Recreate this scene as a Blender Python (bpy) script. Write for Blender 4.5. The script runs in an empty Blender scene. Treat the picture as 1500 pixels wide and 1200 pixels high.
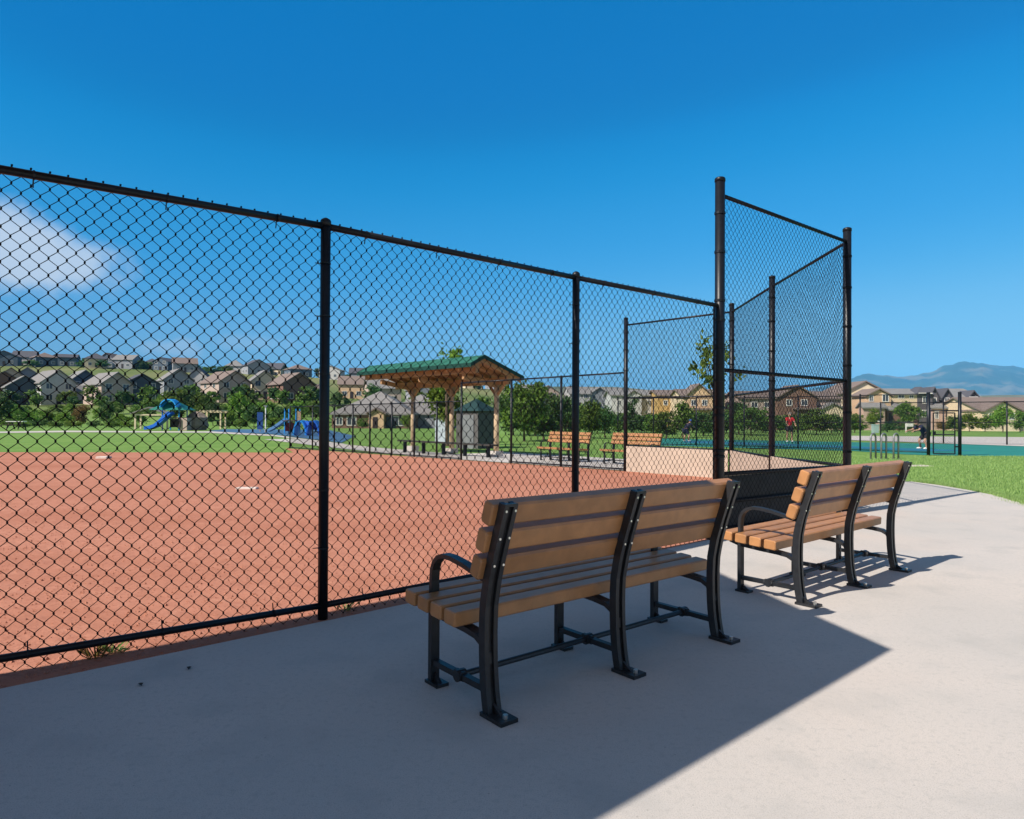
import bpy, bmesh, math, random
from mathutils import Vector, Matrix, Euler, noise
random.seed(7)
R = math.radians
S = bpy.context.scene
COL = S.collection

# ------------------------------------------------------------------ camera
CAM_H = 1.2
HAZE = 1.1e-4
FPX = 1000.0                      # focal length in pixels of the 1500 px wide photograph
PITCH, ROLL = R(0.573), R(0.30)
cam_d = bpy.data.cameras.new('camera'); cam = bpy.data.objects.new('camera', cam_d); COL.objects.link(cam)
cam_d.sensor_width = 36.0; cam_d.lens = 24.0; cam_d.clip_start = 0.05; cam_d.clip_end = 40000
CM = Matrix.Translation((0, 0, CAM_H)) @ Matrix.Rotation(R(90) + PITCH, 4, 'X') @ Matrix.Rotation(ROLL, 4, 'Z')
cam.matrix_world = CM
S.camera = cam
S.render.resolution_x, S.render.resolution_y = 1024, 819

# ------------------------------------------------------------------ light
SUN_EL = R(41.0)
SUN_AZ = R(233.5)                 # compass from +Y clockwise: the sun stands behind and left of the camera
sun_vec = Vector((math.sin(SUN_AZ) * math.cos(SUN_EL), math.cos(SUN_AZ) * math.cos(SUN_EL), math.sin(SUN_EL)))
sd = bpy.data.lights.new('sun', 'SUN'); sun = bpy.data.objects.new('sun', sd); COL.objects.link(sun)
sd.energy = 4.6; sd.angle = R(0.5); sd.color = (1.0, 0.925, 0.83)
sun.rotation_euler = sun_vec.to_track_quat('Z', 'Y').to_euler()
sun.location = (-20, -20, 30)

W = bpy.data.worlds.new('World'); S.world = W; W.use_nodes = True
nt = W.node_tree; nt.nodes.clear()
def wn(t, **k):
    n = nt.nodes.new(t)
    for a, b in k.items(): setattr(n, a, b)
    return n
out = wn('ShaderNodeOutputWorld'); bg = wn('ShaderNodeBackground')
sky = wn('ShaderNodeTexSky', sky_type='NISHITA', sun_disc=False)
sky.sun_elevation = SUN_EL; sky.sun_rotation = SUN_AZ
sky.altitude = 1700; sky.air_density = 1.0; sky.dust_density = 0.25; sky.ozone_density = 2.2
hs = wn('ShaderNodeHueSaturation'); hs.inputs['Saturation'].default_value = 1.22; hs.inputs['Value'].default_value = 1.0
hs.inputs['Hue'].default_value = 0.488
nt.links.new(sky.outputs[0], hs.inputs['Color'])
EXPO, SKY_S = 0.57, 0.072
def vscale(src, k):
    n = wn('ShaderNodeVectorMath', operation='SCALE'); n.inputs['Scale'].default_value = k; nt.links.new(src, n.inputs[0]); return n.outputs[0]
grade = wn('ShaderNodeRGBCurve')  # deep polarised blue of the photograph's sky
for ci, pts_ in enumerate((((.05, .001), (.063, .004), (.085, .022), (.11, .042), (.243, .20), (.432, .30), (.75, .46), (1, .95)),
                           ((.10, .17), (.141, .192), (.157, .203), (.184, .262), (.22, .31), (.296, .376), (.52, .558), (.741, .645), (.92, .75), (1, .95)),
                           ((.20, .48), (.287, .555), (.321, .575), (.356, .655), (.43, .745), (.538, .822), (.781, .896), (.904, .913), (1, 1.0)))):
    cv = grade.mapping.curves[ci]; cv.points[1].location = pts_[-1]
    for p_ in pts_[:-1]: cv.points.new(*p_)
grade.mapping.use_clip = False; grade.mapping.extend = 'EXTRAPOLATED'; grade.mapping.update()
nt.links.new(vscale(hs.outputs[0], SKY_S * 2 ** 0.45), grade.inputs['Color'])
sky_deep = vscale(grade.outputs[0], 1 / (SKY_S * 2 ** EXPO))
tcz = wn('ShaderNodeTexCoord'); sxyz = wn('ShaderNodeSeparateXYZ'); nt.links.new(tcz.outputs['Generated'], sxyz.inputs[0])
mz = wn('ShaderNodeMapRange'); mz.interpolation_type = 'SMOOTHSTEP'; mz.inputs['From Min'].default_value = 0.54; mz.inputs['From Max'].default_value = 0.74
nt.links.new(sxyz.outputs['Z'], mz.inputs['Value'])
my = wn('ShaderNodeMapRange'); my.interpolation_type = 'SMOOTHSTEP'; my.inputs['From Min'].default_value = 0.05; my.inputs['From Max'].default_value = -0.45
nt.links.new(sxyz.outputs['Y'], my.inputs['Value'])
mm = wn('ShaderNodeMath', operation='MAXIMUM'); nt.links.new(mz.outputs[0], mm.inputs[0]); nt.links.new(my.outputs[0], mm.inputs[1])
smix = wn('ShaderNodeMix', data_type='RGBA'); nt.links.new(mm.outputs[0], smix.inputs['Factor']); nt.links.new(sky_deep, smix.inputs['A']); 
hs2 = wn('ShaderNodeHueSaturation'); hs2.inputs['Saturation'].default_value = 0.58; hs2.inputs['Value'].default_value = 1.02  # unseen overhead and rear sky, desaturated to take the blue out of the shade
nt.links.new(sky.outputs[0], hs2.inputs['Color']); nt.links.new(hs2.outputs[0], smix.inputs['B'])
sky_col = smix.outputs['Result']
# soft clouds low on the left: two patches of noise around two directions of the sky
tc = wn('ShaderNodeTexCoord')
def blob(direction, width, soft, scale, det, amount, rough=1.5):
    d = Vector(direction).normalized()
    sub = wn('ShaderNodeVectorMath', operation='SUBTRACT'); sub.inputs[1].default_value = d
    nt.links.new(tc.outputs['Generated'], sub.inputs[0])
    mul = wn('ShaderNodeVectorMath', operation='MULTIPLY'); mul.inputs[1].default_value = width
    nt.links.new(sub.outputs[0], mul.inputs[0])
    ln = wn('ShaderNodeVectorMath', operation='LENGTH'); nt.links.new(mul.outputs[0], ln.inputs[0])
    nz = wn('ShaderNodeTexNoise'); nz.inputs['Scale'].default_value = scale; nz.inputs['Detail'].default_value = det
    nt.links.new(tc.outputs['Generated'], nz.inputs['Vector'])
    ad = wn('ShaderNodeMath', operation='MULTIPLY_ADD'); ad.inputs[1].default_value = -rough
    nt.links.new(nz.outputs['Fac'], ad.inputs[0]); nt.links.new(ln.outputs['Value'], ad.inputs[2])
    mr = wn('ShaderNodeMapRange'); mr.interpolation_type = 'SMOOTHSTEP'
    mr.inputs['From Min'].default_value = 0.28; mr.inputs['From Max'].default_value = 0.28 - soft
    mr.inputs['To Min'].default_value = 0.0; mr.inputs['To Max'].default_value = amount
    nt.links.new(ad.outputs[0], mr.inputs['Value'])
    return mr.outputs['Result']
c1 = blob((-0.72, 1.0, 0.232), (17.0, 17.0, 25.0), 1.1, 11.0, 9.0, 0.80, 2.8)
c2 = blob((-0.50, 1.0, 0.098), (22.0, 22.0, 60.0), 0.7, 24.0, 4.0, 0.35)
c3 = blob((-0.385, 1.0, 0.105), (16.0, 16.0, 70.0), 0.7, 30.0, 4.0, 0.18)
mx0 = wn('ShaderNodeMath', operation='MAXIMUM'); nt.links.new(c1, mx0.inputs[0]); nt.links.new(c2, mx0.inputs[1])
mx1 = wn('ShaderNodeMath', operation='MAXIMUM'); nt.links.new(mx0.outputs[0], mx1.inputs[0]); nt.links.new(c3, mx1.inputs[1])
cm = wn('ShaderNodeMix', data_type='RGBA'); cm.inputs['B'].default_value = (7.2, 8.0, 9.0, 1)
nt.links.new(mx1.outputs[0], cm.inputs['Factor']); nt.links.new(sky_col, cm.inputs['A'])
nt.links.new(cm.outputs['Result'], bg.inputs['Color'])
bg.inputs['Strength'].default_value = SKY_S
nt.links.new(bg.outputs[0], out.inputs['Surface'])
S.view_settings.view_transform = 'Standard'; S.view_settings.look = 'None'
S.view_settings.gamma = 1.0; S.view_settings.use_curve_mapping = False
S.view_settings.exposure = EXPO

# ------------------------------------------------------------------ sight lines of the photograph
RM = CM.to_3x3()
def ray(px, py): return RM @ Vector(((px - 750) / FPX, (600 - py) / FPX, -1.0))
def gp(px, py, z=0.0):            # where a sight line meets the level z
    d = ray(px, py); t = (z - CAM_H) / d.z
    return Vector((d.x * t, d.y * t, z))
def dp(px, py, depth):            # the point of a sight line at a distance ahead
    d = ray(px, py); t = depth / d.y
    return Vector((d.x * t, depth, CAM_H + d.z * t))

# ------------------------------------------------------------------ materials
MATS = {}
def mat(name, color, rough=0.8, var=0.12, scale=8.0, bump=0.0, bscale=40.0, metallic=0.0, spec=0.3, coords='Object', detail=6.0, second=None, sec_scale=2.0, sec_lo=0.45, sec_hi=0.6, dist=0.02):
    if name in MATS: return MATS[name]
    m = bpy.data.materials.new(name); m.use_nodes = True; MATS[name] = m
    t = m.node_tree; b = t.nodes['Principled BSDF']
    b.inputs['Roughness'].default_value = rough; b.inputs['Metallic'].default_value = metallic
    b.inputs['Specular IOR Level'].default_value = spec
    co = t.nodes.new('ShaderNodeTexCoord')
    n = t.nodes.new('ShaderNodeTexNoise'); n.inputs['Scale'].default_value = scale; n.inputs['Detail'].default_value = detail
    t.links.new(co.outputs[coords], n.inputs['Vector'])
    mx = t.nodes.new('ShaderNodeMix'); mx.data_type = 'RGBA'
    c = Vector(color)
    mx.inputs['A'].default_value = (*(c * (1 - var)), 1); mx.inputs['B'].default_value = (*(c * (1 + var)), 1)
    mr = t.nodes.new('ShaderNodeMapRange'); mr.inputs['From Min'].default_value = 0.3; mr.inputs['From Max'].default_value = 0.7
    t.links.new(n.outputs['Fac'], mr.inputs['Value']); t.links.new(mr.outputs[0], mx.inputs['Factor'])
    res = mx.outputs['Result']
    if second is not None:
        n2 = t.nodes.new('ShaderNodeTexNoise'); n2.inputs['Scale'].default_value = sec_scale; n2.inputs['Detail'].default_value = 5
        t.links.new(co.outputs[coords], n2.inputs['Vector'])
        mr2 = t.nodes.new('ShaderNodeMapRange'); mr2.inputs['From Min'].default_value = sec_lo; mr2.inputs['From Max'].default_value = sec_hi
        t.links.new(n2.outputs['Fac'], mr2.inputs['Value'])
        m2 = t.nodes.new('ShaderNodeMix'); m2.data_type = 'RGBA'; m2.inputs['B'].default_value = (*second, 1)
        t.links.new(mr2.outputs[0], m2.inputs['Factor']); t.links.new(res, m2.inputs['A']); res = m2.outputs['Result']
    t.links.new(res, b.inputs['Base Color'])
    if bump:
        nb = t.nodes.new('ShaderNodeTexNoise'); nb.inputs['Scale'].default_value = bscale; nb.inputs['Detail'].default_value = 6
        t.links.new(co.outputs[coords], nb.inputs['Vector'])
        bp = t.nodes.new('ShaderNodeBump'); bp.inputs['Strength'].default_value = bump; bp.inputs['Distance'].default_value = dist
        t.links.new(nb.outputs['Fac'], bp.inputs['Height']); t.links.new(bp.outputs[0], b.inputs['Normal'])
    return m

def leaf_mat(name, c1, c2, trans=0.3):
    m = bpy.data.materials.new(name); m.use_nodes = True; MATS[name] = m
    t = m.node_tree; t.nodes.clear()
    o = t.nodes.new('ShaderNodeOutputMaterial'); g = t.nodes.new('ShaderNodeNewGeometry'); oi = t.nodes.new('ShaderNodeObjectInfo')
    mx = t.nodes.new('ShaderNodeMix'); mx.data_type = 'RGBA'
    mx.inputs['A'].default_value = (*c1, 1); mx.inputs['B'].default_value = (*c2, 1)
    t.links.new(g.outputs['Random Per Island'], mx.inputs['Factor'])
    h = t.nodes.new('ShaderNodeHueSaturation')
    mr = t.nodes.new('ShaderNodeMapRange'); mr.inputs['To Min'].default_value = 0.475; mr.inputs['To Max'].default_value = 0.515
    t.links.new(oi.outputs['Random'], mr.inputs['Value']); t.links.new(mr.outputs[0], h.inputs['Hue'])
    mr2 = t.nodes.new('ShaderNodeMapRange'); mr2.inputs['To Min'].default_value = 0.75; mr2.inputs['To Max'].default_value = 1.25
    t.links.new(oi.outputs['Random'], mr2.inputs['Value']); t.links.new(mr2.outputs[0], h.inputs['Value'])
    t.links.new(mx.outputs['Result'], h.inputs['Color'])
    d = t.nodes.new('ShaderNodeBsdfPrincipled'); d.inputs['Roughness'].default_value = 0.55; d.inputs['Specular IOR Level'].default_value = 0.25
    tr = t.nodes.new('ShaderNodeBsdfTranslucent'); ms = t.nodes.new('ShaderNodeMixShader'); ms.inputs[0].default_value = trans
    t.links.new(h.outputs[0], d.inputs['Base Color']); t.links.new(h.outputs[0], tr.inputs['Color'])
    t.links.new(d.outputs[0], ms.inputs[1]); t.links.new(tr.outputs[0], ms.inputs[2]); t.links.new(ms.outputs[0], o.inputs['Surface'])
    return m

BLACK = mat('black_vinyl', (0.007, 0.009, 0.014), rough=0.40, var=0.25, scale=30, spec=0.32, bump=0.05, bscale=120)
BENCHMETAL = mat('black_powder_coat', (0.017, 0.018, 0.021), rough=0.42, var=0.25, scale=25, spec=0.5, bump=0.15, bscale=220, dist=0.002)
SLAT = mat('brown_plastic_lumber', (0.43, 0.20, 0.078), rough=0.42, spec=0.55, var=0.14, scale=14, bump=0.12, bscale=90, dist=0.003, second=(0.38, 0.19, 0.082), sec_scale=5, sec_lo=0.5, sec_hi=0.75)
def vary(m, lo, hi):
    t = m.node_tree; b = t.nodes['Principled BSDF']; l = b.inputs['Base Color'].links[0]; src = l.from_socket
    oi = t.nodes.new('ShaderNodeObjectInfo'); mr = t.nodes.new('ShaderNodeMapRange'); mr.inputs['To Min'].default_value = lo; mr.inputs['To Max'].default_value = hi
    h = t.nodes.new('ShaderNodeHueSaturation'); t.links.new(oi.outputs['Random'], mr.inputs['Value']); t.links.new(mr.outputs[0], h.inputs['Value']); t.links.new(src, h.inputs['Color']); t.links.new(h.outputs[0], b.inputs['Base Color'])
vary(SLAT, .90, 1.10)
BOLT = mat('zinc_bolt', (0.75, 0.74, 0.70), rough=0.3, metallic=0.9, var=0.1)
WOOD = mat('honey_timber', (0.37, 0.215, 0.105), rough=0.65, var=0.2, scale=6, bump=0.1)
WOODPOST = mat('timber_post', (0.52, 0.39, 0.25), rough=0.7, var=0.2, scale=5, bump=0.2, bscale=20)
FASCIA = mat('dark_green_fascia', (0.008, 0.045, 0.034), rough=0.5)
GREENROOF = mat('green_metal_roof', (0.030, 0.135, 0.078), rough=0.45, var=0.08, spec=0.4)
TAN_BOARD = mat('tan_kick_board', (0.46, 0.37, 0.295), rough=0.7, var=0.08, scale=3)
SHADE_BOARD = mat('shaded_board_back', (0.018, 0.018, 0.022), rough=0.6, var=0.3)  # rear of the kick boards: shade put into a dark colour
WHITE = mat('white_paint', (0.78, 0.77, 0.74), rough=0.6, var=0.06)
GALV = mat('galvanised_steel', (0.27, 0.275, 0.285), rough=0.5, metallic=0.6, var=0.15)
PLAYBLUE = mat('blue_plastic', (0.012, 0.13, 0.62), rough=0.35, var=0.1, spec=0.5)
PLAYCYAN = mat('light_blue_plastic', (0.02, 0.28, 0.72), rough=0.35, var=0.1, spec=0.5)
TEAL = mat('teal_roof', (0.02, 0.16, 0.13), rough=0.45, var=0.1)
TRUNK = mat('bark', (0.11, 0.08, 0.055), rough=0.9, var=0.3, scale=20, bump=0.4)
BOULDER = mat('boulder_stone', (0.22, 0.18, 0.15), rough=0.9, var=0.25, scale=3, bump=0.5, bscale=6)

def concrete_mat():
    m = bpy.data.materials.new('broomed_concrete'); m.use_nodes = True; t = m.node_tree; b = t.nodes['Principled BSDF']
    b.inputs['Roughness'].default_value = 0.88; b.inputs['Specular IOR Level'].default_value = 0.25
    co = t.nodes.new('ShaderNodeTexCoord')
    def noise(scale, det, lo, hi, a, bcol, prev=None, vec=None):
        n = t.nodes.new('ShaderNodeTexNoise'); n.inputs['Scale'].default_value = scale; n.inputs['Detail'].default_value = det
        t.links.new(vec or co.outputs['Object'], n.inputs['Vector'])
        r = t.nodes.new('ShaderNodeMapRange'); r.inputs['From Min'].default_value = lo; r.inputs['From Max'].default_value = hi
        t.links.new(n.outputs['Fac'], r.inputs['Value'])
        x = t.nodes.new('ShaderNodeMix'); x.data_type = 'RGBA'; x.inputs['A'].default_value = (*a, 1); x.inputs['B'].default_value = (*bcol, 1)
        if prev is not None:
            t.links.new(prev, x.inputs['A'])
        t.links.new(r.outputs[0], x.inputs['Factor'])
        return x.outputs['Result'], n
    c, _ = noise(0.9, 7, 0.35, 0.7, (0.53, 0.495, 0.462), (0.60, 0.54, 0.492))
    c, _ = noise(2.6, 9, 0.52, 0.78, (0, 0, 0), (0.45, 0.43, 0.405), c)
    c, _ = noise(38, 7, 0.52, 0.80, (0, 0, 0), (0.45, 0.425, 0.395), c)
    c, nf = noise(230, 3, 0.50, 0.70, (0, 0, 0), (0.39, 0.37, 0.345), c)
    c, _ = noise(0.35, 3, 0.55, 0.75, (0, 0, 0), (0.58, 0.485, 0.425), c)
    sp = t.nodes.new('ShaderNodeTexVoronoi'); sp.inputs['Scale'].default_value = 13
    t.links.new(co.outputs['Object'], sp.inputs['Vector'])
    r = t.nodes.new('ShaderNodeMapRange'); r.inputs['From Min'].default_value = 0.055; r.inputs['From Max'].default_value = 0.03
    t.links.new(sp.outputs['Distance'], r.inputs['Value'])
    x = t.nodes.new('ShaderNodeMix'); x.data_type = 'RGBA'; x.inputs['B'].default_value = (0.35, 0.33, 0.30, 1)
    t.links.new(c, x.inputs['A']); t.links.new(r.outputs[0], x.inputs['Factor'])
    t.links.new(x.outputs['Result'], b.inputs['Base Color'])
    bp = t.nodes.new('ShaderNodeBump'); bp.inputs['Strength'].default_value = 0.25; bp.inputs['Distance'].default_value = 0.003
    t.links.new(nf.outputs['Fac'], bp.inputs['Height']); t.links.new(bp.outputs[0], b.inputs['Normal'])
    return m
CONCRETE = concrete_mat()

def dirt_mat():
    m = bpy.data.materials.new('infield_dirt'); m.use_nodes = True; t = m.node_tree; b = t.nodes['Principled BSDF']
    b.inputs['Roughness'].default_value = 0.95; b.inputs['Specular IOR Level'].default_value = 0.1
    co = t.nodes.new('ShaderNodeTexCoord'); prev = None
    def layer(scale, det, lo, hi, col, prev, stretch=None):
        v = co.outputs['Object']
        if stretch:
            mp = t.nodes.new('ShaderNodeMapping'); mp.inputs['Scale'].default_value = stretch; t.links.new(v, mp.inputs['Vector']); v = mp.outputs[0]
        n = t.nodes.new('ShaderNodeTexNoise'); n.inputs['Scale'].default_value = scale; n.inputs['Detail'].default_value = det; n.inputs['Roughness'].default_value = 0.65
        t.links.new(v, n.inputs['Vector'])
        r = t.nodes.new('ShaderNodeMapRange'); r.inputs['From Min'].default_value = lo; r.inputs['From Max'].default_value = hi
        t.links.new(n.outputs['Fac'], r.inputs['Value'])
        x = t.nodes.new('ShaderNodeMix'); x.data_type = 'RGBA'; x.inputs['B'].default_value = (*col, 1)
        if prev is None: x.inputs['A'].default_value = (0.50, 0.218, 0.145, 1)
        else: t.links.new(prev, x.inputs['A'])
        t.links.new(r.outputs[0], x.inputs['Factor'])
        return x.outputs['Result'], n
    c, _ = layer(0.22, 4, 0.45, 0.7, (0.385, 0.148, 0.09), None, (0.6, 2.2, 1))
    c, _ = layer(1.1, 6, 0.5, 0.75, (0.43, 0.175, 0.108), c)
    c, _ = layer(5.0, 8, 0.55, 0.75, (0.57, 0.27, 0.185), c)
    c, nf = layer(7, 8, 0.52, 0.70, (0.43, 0.18, 0.12), c)
    c, nf = layer(22, 6, 0.53, 0.68, (0.40, 0.165, 0.108), c)
    c, nf = layer(60, 4, 0.60, 0.70, (0.28, 0.10, 0.06), c)
    t.links.new(c, b.inputs['Base Color'])
    nb = t.nodes.new('ShaderNodeTexNoise'); nb.inputs['Scale'].default_value = 9; nb.inputs['Detail'].default_value = 9; nb.inputs['Roughness'].default_value = 0.7
    t.links.new(co.outputs['Object'], nb.inputs['Vector'])
    bp = t.nodes.new('ShaderNodeBump'); bp.inputs['Strength'].default_value = 0.55; bp.inputs['Distance'].default_value = 0.035
    t.links.new(nb.outputs['Fac'], bp.inputs['Height']); t.links.new(bp.outputs[0], b.inputs['Normal'])
    return m
DIRT = dirt_mat()
WIRE = mat('matt_black_vinyl_wire', (0.011, 0.012, 0.016), rough=0.7, var=0.2, spec=0.06)

def terrain_mat():
    m = bpy.data.materials.new('lawn_and_hillside'); m.use_nodes = True; t = m.node_tree; b = t.nodes['Principled BSDF']
    b.inputs['Roughness'].default_value = 0.9; b.inputs['Specular IOR Level'].default_value = 0.1
    co = t.nodes.new('ShaderNodeTexCoord')
    def nz(scale, det):
        n = t.nodes.new('ShaderNodeTexNoise'); n.inputs['Scale'].default_value = scale; n.inputs['Detail'].default_value = det
        t.links.new(co.outputs['Object'], n.inputs['Vector']); return n.outputs['Fac']
    def mix(f, lo, hi, A, B):
        r = t.nodes.new('ShaderNodeMapRange'); r.inputs['From Min'].default_value = lo; r.inputs['From Max'].default_value = hi
        t.links.new(f, r.inputs['Value'])
        x = t.nodes.new('ShaderNodeMix'); x.data_type = 'RGBA'
        for s, v in (('A', A), ('B', B)):
            if isinstance(v, tuple): x.inputs[s].default_value = (*v, 1)
            else: t.links.new(v, x.inputs[s])
        t.links.new(r.outputs[0], x.inputs['Factor']); return x.outputs['Result']
    lawn = mix(nz(0.5, 5), 0.35, 0.65, (0.125, 0.25, 0.05), (0.175, 0.30, 0.07))
    lawn = mix(nz(7, 6), 0.5, 0.75, lawn, (0.25, 0.31, 0.10))
    hill = mix(nz(0.02, 6), 0.4, 0.6, (0.10, 0.15, 0.04), (0.19, 0.20, 0.085))
    far = mix(nz(0.006, 7), 0.42, 0.6, (0.09, 0.12, 0.05), (0.20, 0.18, 0.11))
    ln = t.nodes.new('ShaderNodeVectorMath'); ln.operation = 'LENGTH'; t.links.new(co.outputs['Object'], ln.inputs[0])
    c = mix(ln.outputs['Value'], 130, 200, lawn, hill)
    c = mix(ln.outputs['Value'], 480, 700, c, far)
    t.links.new(c, b.inputs['Base Color'])
    nb = t.nodes.new('ShaderNodeTexNoise'); nb.inputs['Scale'].default_value = 30; nb.inputs['Detail'].default_value = 4
    t.links.new(co.outputs['Object'], nb.inputs['Vector'])
    bp = t.nodes.new('ShaderNodeBump'); bp.inputs['Strength'].default_value = 0.6; bp.inputs['Distance'].default_value = 0.04
    t.links.new(nb.outputs['Fac'], bp.inputs['Height']); t.links.new(bp.outputs[0], b.inputs['Normal'])
    return m
TERRAIN = terrain_mat()
LEAF = leaf_mat('tree_leaves', (0.06, 0.13, 0.02), (0.16, 0.27, 0.045))
LEAFD = leaf_mat('dark_tree_leaves', (0.035, 0.09, 0.025), (0.09, 0.17, 0.045))
LEAFY = leaf_mat('bright_tree_leaves', (0.09, 0.19, 0.02), (0.20, 0.31, 0.045), 0.35)
LEAFO = leaf_mat('rusty_tree_leaves', (0.16, 0.11, 0.03), (0.24, 0.17, 0.05))
GRASSM = leaf_mat('grass_blades', (0.18, 0.31, 0.08), (0.35, 0.49, 0.165), 0.35)

# ------------------------------------------------------------------ mesh helpers
class MB:
    def __init__(s): s.v = []; s.f = []
    def add(s, vs, fs):
        o = len(s.v); s.v += [tuple(v) for v in vs]; s.f += [tuple(i + o for i in f) for f in fs]; return s
    def box(s, c, size, rot=None):
        hx, hy, hz = size[0] / 2, size[1] / 2, size[2] / 2
        vs = [Vector((x, y, z)) for z in (-hz, hz) for y in (-hy, hy) for x in (-hx, hx)]
        if rot is not None: vs = [rot @ v for v in vs]
        c = Vector(c)
        return s.add([v + c for v in vs], [(0, 2, 3, 1), (4, 5, 7, 6), (0, 1, 5, 4), (2, 6, 7, 3), (1, 3, 7, 5), (0, 4, 6, 2)])
    def cbox(s, c, size, ch=0.008, rot=None):      # a box with bevelled edges along its length (x)
        hx, hy, hz = size[0] / 2, size[1] / 2, size[2] / 2
        prof = [(-hy + ch, -hz), (hy - ch, -hz), (hy, -hz + ch), (hy, hz - ch), (hy - ch, hz), (-hy + ch, hz), (-hy, hz - ch), (-hy, -hz + ch)]
        vs = []; c = Vector(c)
        ends = [(-hx, 1 - ch / hy * 0.7), (-hx + ch * 0.7, 1), (hx - ch * 0.7, 1), (hx, 1 - ch / hy * 0.7)]
        for x, k in ends: vs += [Vector((x, a * k, b * (1 - (1 - k) * hy / hz))) for a, b in prof]
        if rot is not None: vs = [rot @ v for v in vs]
        fs = [tuple(range(7, -1, -1)), tuple(range(24, 32))]
        for e in range(3):
            for i in range(8):
                j = (i + 1) % 8; fs.append((e * 8 + i, e * 8 + j, e * 8 + 8 + j, e * 8 + 8 + i))
        return s.add([v + c for v in vs], fs)
    def tube(s, pts, r, seg=10, cap=True, flat=None):
        pts = [Vector(p) for p in pts]; n = len(pts); vs = []; fs = []
        rs = r if isinstance(r, (list, tuple)) else [r] * n
        prev = None
        for i, p in enumerate(pts):
            t = (pts[min(i + 1, n - 1)] - pts[max(i - 1, 0)]).normalized()
            if prev is None:
                a = Vector((0, 0, 1)) if abs(t.z) < 0.9 else Vector((1, 0, 0))
                u = t.cross(a).normalized()
            else: u = (prev - t * prev.dot(t)).normalized()
            prev = u; w = t.cross(u)
            for k in range(seg):
                a = 2 * math.pi * k / seg
                cu, cw = math.cos(a), math.sin(a)
                vs.append(p + u * (cu * rs[i]) + w * (cw * rs[i]))
        for i in range(n - 1):
            for k in range(seg):
                l = (k + 1) % seg; fs.append((i * seg + k, i * seg + l, (i + 1) * seg + l, (i + 1) * seg + k))
        if cap: fs += [tuple(range(seg - 1, -1, -1)), tuple(range((n - 1) * seg, n * seg))]
        return s.add(vs, fs)
    def bar(s, pts, wx, th, xaxis=(1, 0, 0)):      # rectangular bar of width wx along xaxis following pts
        pts = [Vector(p) for p in pts]; n = len(pts); X = Vector(xaxis); vs = []; fs = []
        for i, p in enumerate(pts):
            t = (pts[min(i + 1, n - 1)] - pts[max(i - 1, 0)]).normalized(); w = t.cross(X).normalized()
            for a, b in ((-1, -1), (1, -1), (1, 1), (-1, 1)): vs.append(p + X * (a * wx / 2) + w * (b * th / 2))
        for i in range(n - 1):
            for k in range(4):
                l = (k + 1) % 4; fs.append((i * 4 + k, i * 4 + l, i * 4 + 4 + l, i * 4 + 4 + k))
        fs += [(3, 2, 1, 0), tuple(range(n * 4 - 4, n * 4))]
        return s.add(vs, fs)
    def prism(s, poly, vec):                       # polygon (3D points) swept along vec
        n = len(poly); p = [Vector(a) for a in poly]; v = Vector(vec)
        return s.add(p + [a + v for a in p], [tuple(range(n - 1, -1, -1)), tuple(range(n, 2 * n))] + [(i, (i + 1) % n, n + (i + 1) % n, n + i) for i in range(n)])
    def sphere(s, c, r, seg=10, rings=6, jit=0):
        c = Vector(c); rr = r if isinstance(r, (tuple, list)) else (r, r, r); vs = []; fs = []
        for i in range(rings + 1):
            th = math.pi * i / rings
            for k in range(seg):
                a = 2 * math.pi * k / seg; q = 1 + random.uniform(-jit, jit)
                vs.append(c + Vector((rr[0] * math.sin(th) * math.cos(a) * q, rr[1] * math.sin(th) * math.sin(a) * q, rr[2] * math.cos(th) * q)))
        for i in range(rings):
            for k in range(seg):
                l = (k + 1) % seg; fs.append((i * seg + k, (i + 1) * seg + k, (i + 1) * seg + l, i * seg + l))
        return s.add(vs, fs)
    def mesh(s, name, m, smooth=False):
        me = bpy.data.meshes.new(name); me.from_pydata(s.v, [], s.f)
        if m: me.materials.append(m)
        bm = bmesh.new(); bm.from_mesh(me); bmesh.ops.recalc_face_normals(bm, faces=bm.faces); bm.to_mesh(me); bm.free()
        if smooth:
            me.polygons.foreach_set('use_smooth', [True] * len(me.polygons))
        return me
    def build(s, name, m, parent=None, smooth=False, raw=False):
        if raw:
            me = bpy.data.meshes.new(name); me.from_pydata(s.v, [], s.f); me.materials.append(m)
        else: me = s.mesh(name, m, smooth)
        o = bpy.data.objects.new(name, me); COL.objects.link(o)
        if parent: o.parent = parent
        return o

def tag(o, label=None, cat=None, group=None, kind=None):
    if label: o['label'] = label
    if cat: o['category'] = cat
    if group: o['group'] = group
    if kind: o['kind'] = kind
    return o
def thing(name, label, cat, loc=(0, 0, 0), rz=0.0, group=None):
    o = bpy.data.objects.new(name, None); COL.objects.link(o); o.location = loc; o.rotation_euler = (0, 0, rz)
    o.empty_display_size = 0.2
    return tag(o, label, cat, group)
def copy_tree(o, parent=None):
    c = o.copy(); COL.objects.link(c)
    if parent: c.parent = parent
    for ch in list(o.children): copy_tree(ch, c)
    return c

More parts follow.
